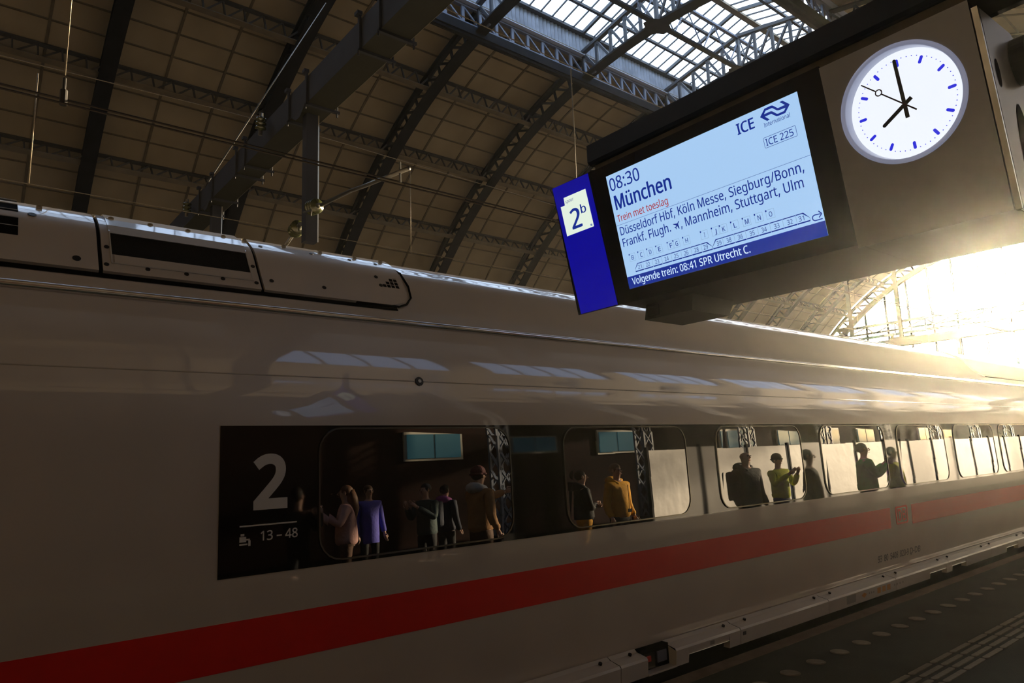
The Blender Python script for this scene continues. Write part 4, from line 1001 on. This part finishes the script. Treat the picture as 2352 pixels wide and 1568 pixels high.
b.grid([[f0(cx_ + r * math.cos(q * PI / 16), ct_ + r * math.sin(q * PI / 16)) for r in (0.0085, 0.0125)] for q in range(33)]); b.obj('second_hand_ring', M_sec, C_)
# end plate with speaker, metal strip
ep = empty('speaker_end_plate', (-0.655, 2.9, H + 0.80), label='brushed metal end plate with holes and a round speaker, right of the clock', cat='speaker plate')
eo = Vector(ep.location)
def E(b, nm, m, s=False, fix=True): b.v = [tuple(Vector(v) - eo) for v in b.v]; return b.obj(nm, m, ep, s, fix)
xp_ = -0.645
def yz(v, dy=0.0): return (Y0S - v * Y0S * math.sin(TI) + dy, H + v * Y0S * math.cos(TI))
fb = yz(0.262); ft = yz(0.500)
E(MB().prism([(xp_ - 0.012, fb[0] - 0.012, fb[1]), (xp_ + 0.006, fb[0] - 0.012, fb[1]), (xp_ + 0.006, ft[0] - 0.012, ft[1]), (xp_ - 0.012, ft[0] - 0.012, ft[1])], (0, 0.02, 0)), 'edge_strip', M_alu)
E(MB().prism([(xp_, y, z) for y, z in ((fb[0], fb[1]), (YK, fb[1]), (YK + 0.10, H + 1.15), (3.10, ft[1] - 0.02), (2.92, ft[1] + 0.03), (ft[0], ft[1]))], (0.006, 0, 0)), 'plate', M_gpan)
def hole(pts): E(MB().poly([(xp_ + 0.0075, y, z) for y, z in pts]), 'hole_shade_patch', M_dark)  # flat black patch on the plate, standing in for a shaded hole
def ell(cy_, cz_, ry, rz_, tl=0.0, n=28): return [(cy_ + ry * math.cos(q) * math.cos(tl) - rz_ * math.sin(q) * math.sin(tl), cz_ + ry * math.cos(q) * math.sin(tl) + rz_ * math.sin(q) * math.cos(tl)) for q in [2 * PI * i / n for i in range(n)]]
hole(ell(2.915, H + 0.93, 0.075, 0.23, 0.2)); hole(ell(2.695, H + 1.215, 0.022, 0.05, 0.2)); hole(ell(3.20, H + 0.98, 0.08, 0.22, 0.2))
E(MB().tube([(xp_ + 0.008, 2.93, H + 1.33), (xp_ + 0.055, 2.93, H + 1.33)], 0.085, 32), 'speaker_drum', M_case); E(MB().tube([(xp_ + 0.056, 2.93, H + 1.33), (xp_ + 0.062, 2.93, H + 1.33)], 0.083, 32), 'speaker_face', M_gpan)
# beam that carries the sign
bm = empty('sign_hanger_beam', (-1.2, 2.62, H + 1.62), label='long black beam running above the display and the clock', cat='beam'); bo = Vector(bm.location)
z1, z2 = H + 0.5268 * Y0S * math.cos(TI), H + 0.5663 * Y0S * math.cos(TI); yv = Y0S - 0.5463 * Y0S * math.sin(TI)
x0b = -0.8370 * Y0S
def Bb(b, nm, m): b.v = [tuple(Vector(v) - bo) for v in b.v]; return b.obj(nm, m, bm, fix=True)
Bb(MB().prism([(x0b, yv + 0.01, z1), (x0b, yv - 0.006, z1 + 0.012), (x0b, yv - 0.006, z2 - 0.005), (x0b, yv + 0.01, z2), (x0b, yv + 0.2, z2), (x0b, yv + 0.2, z1)], (6.8, 0, 0)), 'beam', M_beam)
Bb(MB().box(x0b + 0.02, x0b + 6.7, yv + 0.03, yv + 0.19, z1 - 0.035, z1 - 0.001), 'underside_channel', M_brown)
Bb(MB().box(-0.72, 2.6, 2.72, 2.80, H + 1.47, H + 1.50), 'light_rail', M_alu)
for xx in (1.2, 3.2): Bb(MB().box(xx - 0.04, xx + 0.04, yv + 0.06, yv + 0.14, z2, H + 12), 'hanger_rod', M_beam)

# ================================================================== PEOPLE AND THINGS ON THE PLATFORM (seen mirrored in the windows)
M_skin = mat('skin', (0.55, 0.33, 0.24), 0.5)
def cloth(n, c, r=0.8): return mat('cloth_' + n, c, r, var=0.25, scale=9, bump=0.3, bscale=25)
def skin_obj(name, verts, edges, radii, m, parent, root=0, sub=1):
    me = bpy.data.meshes.new(name); me.from_pydata(verts, edges, []); me.materials.append(m)
    bm = bmesh.new(); bm.from_mesh(me); ly = bm.verts.layers.skin.verify(); bm.verts.ensure_lookup_table()
    for i, v in enumerate(bm.verts): r = radii[i]; v[ly].radius = r if isinstance(r, tuple) else (r, r); v[ly].use_root = (i == root)
    bm.to_mesh(me); bm.free(); o = link(name, me, parent)
    md = o.modifiers.new('skin', 'SKIN'); md.use_smooth_shade = True
    o.modifiers.new('sub', 'SUBSURF').levels = sub; o.modifiers['sub'].render_levels = sub
    return o
def ellips(c, rx, ry, rz_, nu=14, nv=9):
    b = MB(); rows_ = []
    for j in range(nv + 1):
        ph = PI * j / nv; rows_.append([(c[0] + rx * math.sin(ph) * math.cos(2 * PI * i / nu), c[1] + ry * math.sin(ph) * math.sin(2 * PI * i / nu), c[2] + rz_ * math.cos(ph)) for i in range(nu + 1)])
    return b.grid(rows_)
def person(label, x, y, rz, ht, top, legs, hair, arms=None, long_hair=False, hood=None, coat=None, hat=None, scarf=None, pack=None, vest=None, skin=None):
    k = ht / 1.75; p = empty('person', (x, y, 0), (0, 0, rz), label, 'person', None); sk = skin or M_skin
    arms = arms or {}
    Z = lambda *v: tuple(q * k for q in v)
    # arms: default hanging slightly bent
    A = {}
    for s, nm in ((-1, 'R'), (1, 'L')):
        el, hd = arms.get(nm, ((s * 0.25, 0.03, 1.13), (s * 0.26, -0.08, 0.88)))
        A[s] = (Z(s * 0.185, 0, 1.42), Z(*el), Z(*hd))
    V = [Z(0, 0.0, 0.95), Z(0, 0.0, 1.10), Z(0, -0.005, 1.28), Z(0, 0.0, 1.41), Z(0, 0.0, 1.50), Z(0, -0.01, 1.56), Z(0, -0.02, 1.64), Z(0, -0.01, 1.71)]
    Rr = [0.14, 0.125, (0.155, 0.11), (0.13, 0.09), 0.052, 0.055, (0.075, 0.09), (0.06, 0.075)]; Ed = [(0, 1), (1, 2), (2, 3), (3, 4), (4, 5), (5, 6), (6, 7)]
    for s in (-1, 1):
        i = len(V); V += [A[s][0], A[s][1], A[s][2]]; Rr += [0.055, 0.042, 0.028]; Ed += [(3, i), (i, i + 1), (i + 1, i + 2)]
        i = len(V); V += [Z(s * 0.09, 0, 0.90), Z(s * 0.10, -0.01, 0.50), Z(s * 0.10, 0.01, 0.10), Z(s * 0.11, -0.13, 0.035)]; Rr += [0.085, 0.06, 0.04, 0.035]; Ed += [(0, i), (i, i + 1), (i + 1, i + 2), (i + 2, i + 3)]
    skin_obj('body', V, Ed, [tuple(q * k for q in r) if isinstance(r, tuple) else r * k for r in Rr], sk, p, 0, 2)
    # face
    fc = MB(); 
    for s in (-1, 1): q = ellips(Z(s * 0.032, -0.098, 1.655), 0.011 * k, 0.008 * k, 0.008 * k, 8, 5); o0 = len(fc.v); fc.v += q.v; fc.f += [tuple(i + o0 for i in f) for f in q.f]
    fc.obj('eyes', M_ink, p, True)
    nf = MB(); nf.tube([Z(0, -0.095, 1.665), Z(0, -0.118, 1.63), Z(0, -0.098, 1.618)], [0.008 * k, 0.014 * k, 0.010 * k], 8)
    for s in (-1, 1): q = ellips(Z(s * 0.078, -0.01, 1.645), 0.012 * k, 0.022 * k, 0.032 * k, 8, 5); o0 = len(nf.v); nf.v += q.v; nf.f += [tuple(i + o0 for i in f) for f in q.f]
    nf.obj('nose_and_ears', sk, p, True)
    MB().tube([Z(-0.022, -0.098, 1.592), Z(0, -0.103, 1.590), Z(0.022, -0.098, 1.592)], 0.005 * k, 6).obj('mouth', mat('lips', (0.35, 0.12, 0.1), 0.5), p, True)
    if hair is not None:
        hr = cloth('hair_%s' % str(hair), hair, 0.6)
        q = ellips(Z(0, 0.018, 1.675), 0.088 * k, 0.098 * k, 0.088 * k)
        q.f = [f for f in q.f if not (sum(q.v[i][1] for i in f) / 4 < -0.045 * k and sum(q.v[i][2] for i in f) / 4 < 1.70 * k)]
        q.obj('hair', hr, p, True)
        if long_hair: MB().tube([Z(0, 0.06, 1.68), Z(0, 0.095, 1.55), Z(0.01, 0.12, 1.40), Z(0.01, 0.125, 1.24)], [0.07 * k, 0.085 * k, 0.08 * k, 0.02 * k], 12).obj('long_hair', hr, p, True)
    # jacket: torso, sleeves
    tl = coat or 0.86
    Vc = [Z(0, 0, tl), Z(0, 0, 1.0), Z(0, 0, 1.15), Z(0, 0, 1.32), Z(0, 0.005, 1.44), Z(0, 0.005, 1.485)]; Rc = [0.19, 0.185, 0.18, (0.20, 0.15), (0.16, 0.115), 0.075]; Ec = [(i, i + 1) for i in range(5)]
    for s in (-1, 1):
        i = len(Vc); e = Vector(A[s][1]); h_ = Vector(A[s][2]); Vc += [A[s][0], tuple(e), tuple(e.lerp(h_, 0.9))]; Rc += [0.082, 0.066, 0.05]; Ec += [(4, i), (i, i + 1), (i + 1, i + 2)]
    skin_obj('jacket', Vc, Ec, [tuple(q * k for q in r) if isinstance(r, tuple) else r * k for r in Rc], top, p, 0, 2)
    # trousers and shoes
    Vt = [Z(0, 0, 0.98), Z(0, 0, 0.90)]; Et = [(0, 1)]; Rt = [0.15, 0.15]
    for s in (-1, 1): i = len(Vt); Vt += [Z(s * 0.095, 0, 0.82), Z(s * 0.105, -0.01, 0.5), Z(s * 0.105, 0.01, 0.11)]; Rt += [0.105, 0.08, 0.062]; Et += [(1, i), (i, i + 1), (i + 1, i + 2)]
    skin_obj('trousers', Vt, Et, [r * k for r in Rt], legs, p, 0, 1)
    for s in (-1, 1): MB().tube([Z(s * 0.11, 0.07, 0.05), Z(s * 0.11, 0.0, 0.06), Z(s * 0.115, -0.10, 0.045), Z(s * 0.115, -0.175, 0.035)], [0.035 * k, 0.05 * k, 0.045 * k, 0.025 * k], 10).obj('shoe', M_ink, p, True)
    # hands: palm, four fingers of unequal length, thumb from the side
    for s in (-1, 1):
        e = Vector(A[s][1]); h_ = Vector(A[s][2]); d = (h_ - e).normalized(); sd = d.cross(Vector((s, 0, 0)) if abs(d.x) < 0.8 else Vector((0, 0, 1))).normalized(); nr = sd.cross(d)
        b = MB(); c0 = h_; b.tube([c0 - d * 0.02 * k, c0 + d * 0.04 * k, c0 + d * 0.085 * k], [0.026 * k, 0.034 * k, 0.030 * k], 8)
        for fi, (of, ln) in enumerate(((-0.027, 0.062), (-0.009, 0.074), (0.009, 0.070), (0.026, 0.054))):
            a0 = c0 + d * 0.075 * k + sd * of * k; a1 = a0 + d * ln * 0.5 * k; a2 = a1 + (d * 0.75 + nr * 0.5).normalized() * ln * 0.5 * k
            b.tube([a0, a1, a2], [0.0095 * k, 0.009 * k, 0.007 * k], 6)
        a0 = c0 + d * 0.02 * k - sd * 0.03 * k; b.tube([a0, a0 + (d * 0.6 - sd * 0.6 + nr * 0.3).normalized() * 0.035 * k, a0 + (d - sd * 0.25 + nr * 0.4).normalized() * 0.065 * k], [0.012 * k, 0.011 * k, 0.008 * k], 6)
        b.obj('hand', sk, p, True)
    if hood: MB().tube([Z(-0.11, 0.0, 1.47), Z(-0.08, 0.09, 1.50), Z(0, 0.125, 1.50), Z(0.08, 0.09, 1.50), Z(0.11, 0.0, 1.47), Z(0.05, -0.08, 1.44)], [0.05 * k, 0.065 * k, 0.075 * k, 0.065 * k, 0.05 * k, 0.03 * k], 10).obj('hood', hood, p, True)
    if hat:
        q = ellips(Z(0, 0.005, 1.70), 0.096 * k, 0.108 * k, 0.092 * k); q.f = [f for f in q.f if sum(q.v[i][2] for i in f) / 4 > 1.675 * k]; q.obj('hat', hat, p, True)
        MB().tube([Z(0.098 * math.cos(t * PI / 8), 0.005 + 0.11 * math.sin(t * PI / 8), 1.672) for t in range(17)], 0.016 * k, 6).obj('hat_cuff', hat, p, True)
    if scarf: MB().tube([Z(0.10 * math.cos(t * PI / 6), 0.0 + 0.10 * math.sin(t * PI / 6), 1.475) for t in range(13)], 0.045 * k, 8).obj('scarf', scarf, p, True)
    if pack: 
        b = MB(); b.box(-0.15 * k, 0.15 * k, 0.15 * k, 0.30 * k, 1.02 * k, 1.45 * k); o = b.obj('backpack', pack, p); m_ = o.modifiers.new('b', 'BEVEL'); m_.width = 0.05; m_.segments = 3
    if vest: MB().tube([Z(-0.07, -0.155, 1.42), Z(-0.02, -0.19, 1.2), Z(0.0, -0.195, 1.06)], 0.006, 5).obj('lanyard', vest, p); MB().box(-0.04, 0.04, -0.21, -0.20, 0.96, 1.05).obj('badge', vest, p)
    return p
c_yel = cloth('yellow', (0.95, 0.46, 0.015)); c_pink = cloth('pink', (0.80, 0.46, 0.42)); c_blue = cloth('blue', (0.10, 0.09, 0.50)); c_tan = cloth('tan', (0.48, 0.25, 0.10)); c_blk = cloth('black', (0.015, 0.015, 0.018)); c_nvy = cloth('navy', (0.02, 0.025, 0.05))
c_hv = cloth('hi_vis', (0.75, 0.80, 0.03)); c_gr = cloth('green', (0.14, 0.60, 0.08)); c_wht = cloth('white', (0.7, 0.7, 0.72)); c_tea = cloth('teal', (0.06, 0.09, 0.09)); c_pur = cloth('purple', (0.35, 0.08, 0.3)); c_brn = cloth('brown_trousers', (0.12, 0.06, 0.035))
hold = {'R': ((-0.28, -0.10, 1.18), (-0.10, -0.36, 1.40)), 'L': ((0.28, -0.10, 1.18), (0.10, -0.36, 1.40))}
point = {'R': ((-0.42, -0.10, 1.38), (-0.68, -0.22, 1.40))}
cross = {'R': ((-0.27, -0.05, 1.14), (0.06, -0.22, 1.17)), 'L': ((0.27, -0.05, 1.14), (-0.06, -0.24, 1.20))}

def spot(px, py, dep):
    """where the real figure stands: straight back from its image in the pane"""
    return None
PEO = [
 ('person in pink sweater with long light brown hair holding up a phone', 1.94, 4.61, 25, 1.68, c_pink, c_brn, (0.16, 0.07, 0.03), hold, dict(long_hair=True)),
 ('person in dark clothes facing the one in the pink sweater', 2.3, 4.05, 150, 1.66, c_blk, c_blk, (0.03, 0.02, 0.015), hold, {}),
 ('person in long royal blue coat over a grey shirt', 3.81, 5.95, -88, 1.70, c_blue, c_blk, (0.10, 0.05, 0.02), None, dict(coat=0.62)),
 ('person in dark teal jacket looking down, dark hair', 2.14, 6.08, -15, 1.64, c_tea, c_blk, (0.01, 0.01, 0.01), hold, dict(pack=c_nvy)),
 ('person in dark jacket with a purple hood', 2.87, 6.93, 160, 1.60, c_nvy, c_blk, (0.02, 0.01, 0.01), None, dict(hood=c_pur)),
 ('person in tan coat with fluffy white hood pointing ahead, dark red knit hat', 0.10, 5.64, 176, 1.76, c_tan, c_brn, (0.03, 0.01, 0.008), dict(R=((-0.22, -0.33, 1.36), (-0.16, -0.62, 1.42))), dict(hood=c_wht, hat=cloth('dark_red', (0.10, 0.015, 0.02)))),
 ('person with folded arms in black jacket over yellow', 0.39, 7.83, -150, 1.66, c_blk, c_yel, (0.05, 0.03, 0.02), cross, dict(hood=c_blk)),
 ('person in bright yellow padded jacket with a lanyard', -0.17, 8.03, -92, 1.72, c_yel, c_blk, (0.30, 0.18, 0.08), None, dict(hood=c_yel, vest=c_blk)),
 ('bald person in black jacket with a backpack', -1.62, 9.25, -78, 1.78, c_blk, c_blk, None, None, dict(pack=c_blk, hood=c_blk)),
 ('person in yellow high visibility jacket and black cap', -0.32, 12.31, -80, 1.71, c_hv, c_nvy, (0.02, 0.02, 0.02), hold, dict(hat=c_blk)),
 ('person in black coat standing behind the others', -1.60, 11.12, -110, 1.71, c_blk, c_blk, (0.02, 0.02, 0.02), None, dict(coat=0.7)),
 ('person in green jacket bending over a phone', -1.73, 12.77, -130, 1.79, c_gr, c_blk, (0.04, 0.02, 0.015), hold, {}),
 ('person in yellow green work jacket further along', -1.35, 14.87, -100, 1.69, c_hv, c_blk, (0.03, 0.02, 0.01), None, {}),
]
for lab, x, y, rz_, ht, top, legs, hair, arms, kw in PEO: person(lab, x, y, math.radians(rz_), ht, top, legs, hair, arms, **kw)
# white hoarding panels behind the waiting people
M_tarp = mat('hoarding_white_sheet', (0.66, 0.61, 0.58), 0.6, bump=1.0, bscale=1.6, var=0.15, scale=0.8)
hb = empty('site_hoarding', (4.0, 13.7, 0), label='row of white sheeted hoarding panels along the platform', cat='hoarding')
for k in range(16):
    y = 2.2 * k
    MB().box(-0.015, 0.015, y + 0.04, y + 2.16, 0.1, 2.12).obj('sheet_panel', M_tarp, hb)
    MB().box(-0.045, 0.045, y - 0.035, y + 0.035, 0, 2.2).obj('panel_post', M_truss, hb)
    MB().box(-0.4, 0.4, y - 0.12, y + 0.12, 0, 0.1).obj('foot_block', M_conc, hb)
# riveted steel columns
for k in range(-1, 9):
    y = 15.1 + 5.05 * k; c = empty('steel_column', (5.25, y, 0), label='riveted lattice steel column on the platform, %s in the row' % names[k + 1], cat='column')
    for dx in (-0.16, 0.16):
        for dy in (-0.16, 0.16): MB().box(dx - 0.03, dx + 0.03, dy - 0.03, dy + 0.03, 0, 10.0).obj('corner_angle', M_lat, c)
    w = MB()
    for q in range(24):
        z = 0.4 * q + 0.3
        for dx in (-0.16, 0.16): w.bar((dx, -0.16, z), (dx, 0.16, z + 0.4), 0.02, 0.06, up=(1, 0, 0)); w.bar((dx, 0.16, z), (dx, -0.16, z + 0.4), 0.02, 0.06, up=(1, 0, 0))
        for dy in (-0.16, 0.16): w.bar((-0.16, dy, z), (0.16, dy, z + 0.4), 0.02, 0.06, up=(0, 1, 0))
    w.obj('lacing', M_lat, c)
    MB().box(-0.35, 0.35, -0.35, 0.35, 0, 0.35).obj('base', M_conc, c)
    for s in (-1, 1): MB().tube([(0, 0, 4.0), (0, s * 0.5, 5.2), (0, s * 1.6, 6.2)], 0.09, 8).obj('bracket_arm', M_truss, c)
# beyond the gable: ground, trees and a low shed roof
gr = MB(); gr.box(-260, 260, GY + 20, 420, -1.6, -1.3)
tag(gr.obj('ground', M_ball), 'open track field beyond the station', 'ground', kind='structure')
M_leaf = mat('bare_twigs', (0.07, 0.06, 0.035), 0.9)
for k in range(9):
    tx, ty = -66 + 9.5 * k + random.uniform(-2, 2), 150 + random.uniform(-8, 12)
    t = empty('bare_tree', (tx, ty, -1.3), label='bare winter tree beyond the far gable, %s from the left' % names[k], cat='tree', group='bare trees beyond the gable')
    ht = random.uniform(6, 8.5); MB().tube([(0, 0, 0), (0.1, 0, ht * 0.4), (0, 0.1, ht * 0.8)], [0.25, 0.18, 0.05], 8).obj('trunk', M_leaf, t)
    w = MB()
    for q in range(70):
        a = random.uniform(0, 2 * PI); z0 = ht * random.uniform(0.3, 0.8); r = ht * random.uniform(0.15, 0.42) * (1.2 - z0 / ht); p = Vector((r * math.cos(a), r * math.sin(a), z0 + r * random.uniform(0.5, 1.2)))
        w.tube([(0, 0, z0), p * 0.6 + Vector((0, 0, z0 * 0.4)), p], [0.06, 0.04, 0.015], 4)
        for u_ in range(3): w.tube([p * 0.7 + Vector((0, 0, z0 * 0.3)), p + Vector((random.uniform(-.8, .8), random.uniform(-.8, .8), random.uniform(0, .8)))], [0.025, 0.008], 4)
    w.obj('branches', M_leaf, t)
# thin haze box added round the camera to imitate lens glare about the sun
if HAZE > 0:
    vm_ = bpy.data.materials.new('glare_haze'); vm_.use_nodes = True; n = vm_.node_tree.nodes; l = vm_.node_tree.links; n.clear()
    o = n.new('ShaderNodeOutputMaterial'); v = n.new('ShaderNodeVolumeScatter'); v.inputs['Color'].default_value = (1, 0.97, 0.9, 1); v.inputs['Density'].default_value = HAZE; v.inputs['Anisotropy'].default_value = 0.93
    l.new(v.outputs[0], o.inputs['Volume'])
    hz = MB().box(-10, 3.4, -4, 8.0, 0.02, 5.4); hz = hz.obj('haze', vm_); tag(hz, 'thin haze added around the platform for the glow about the sun', 'haze', kind='stuff')
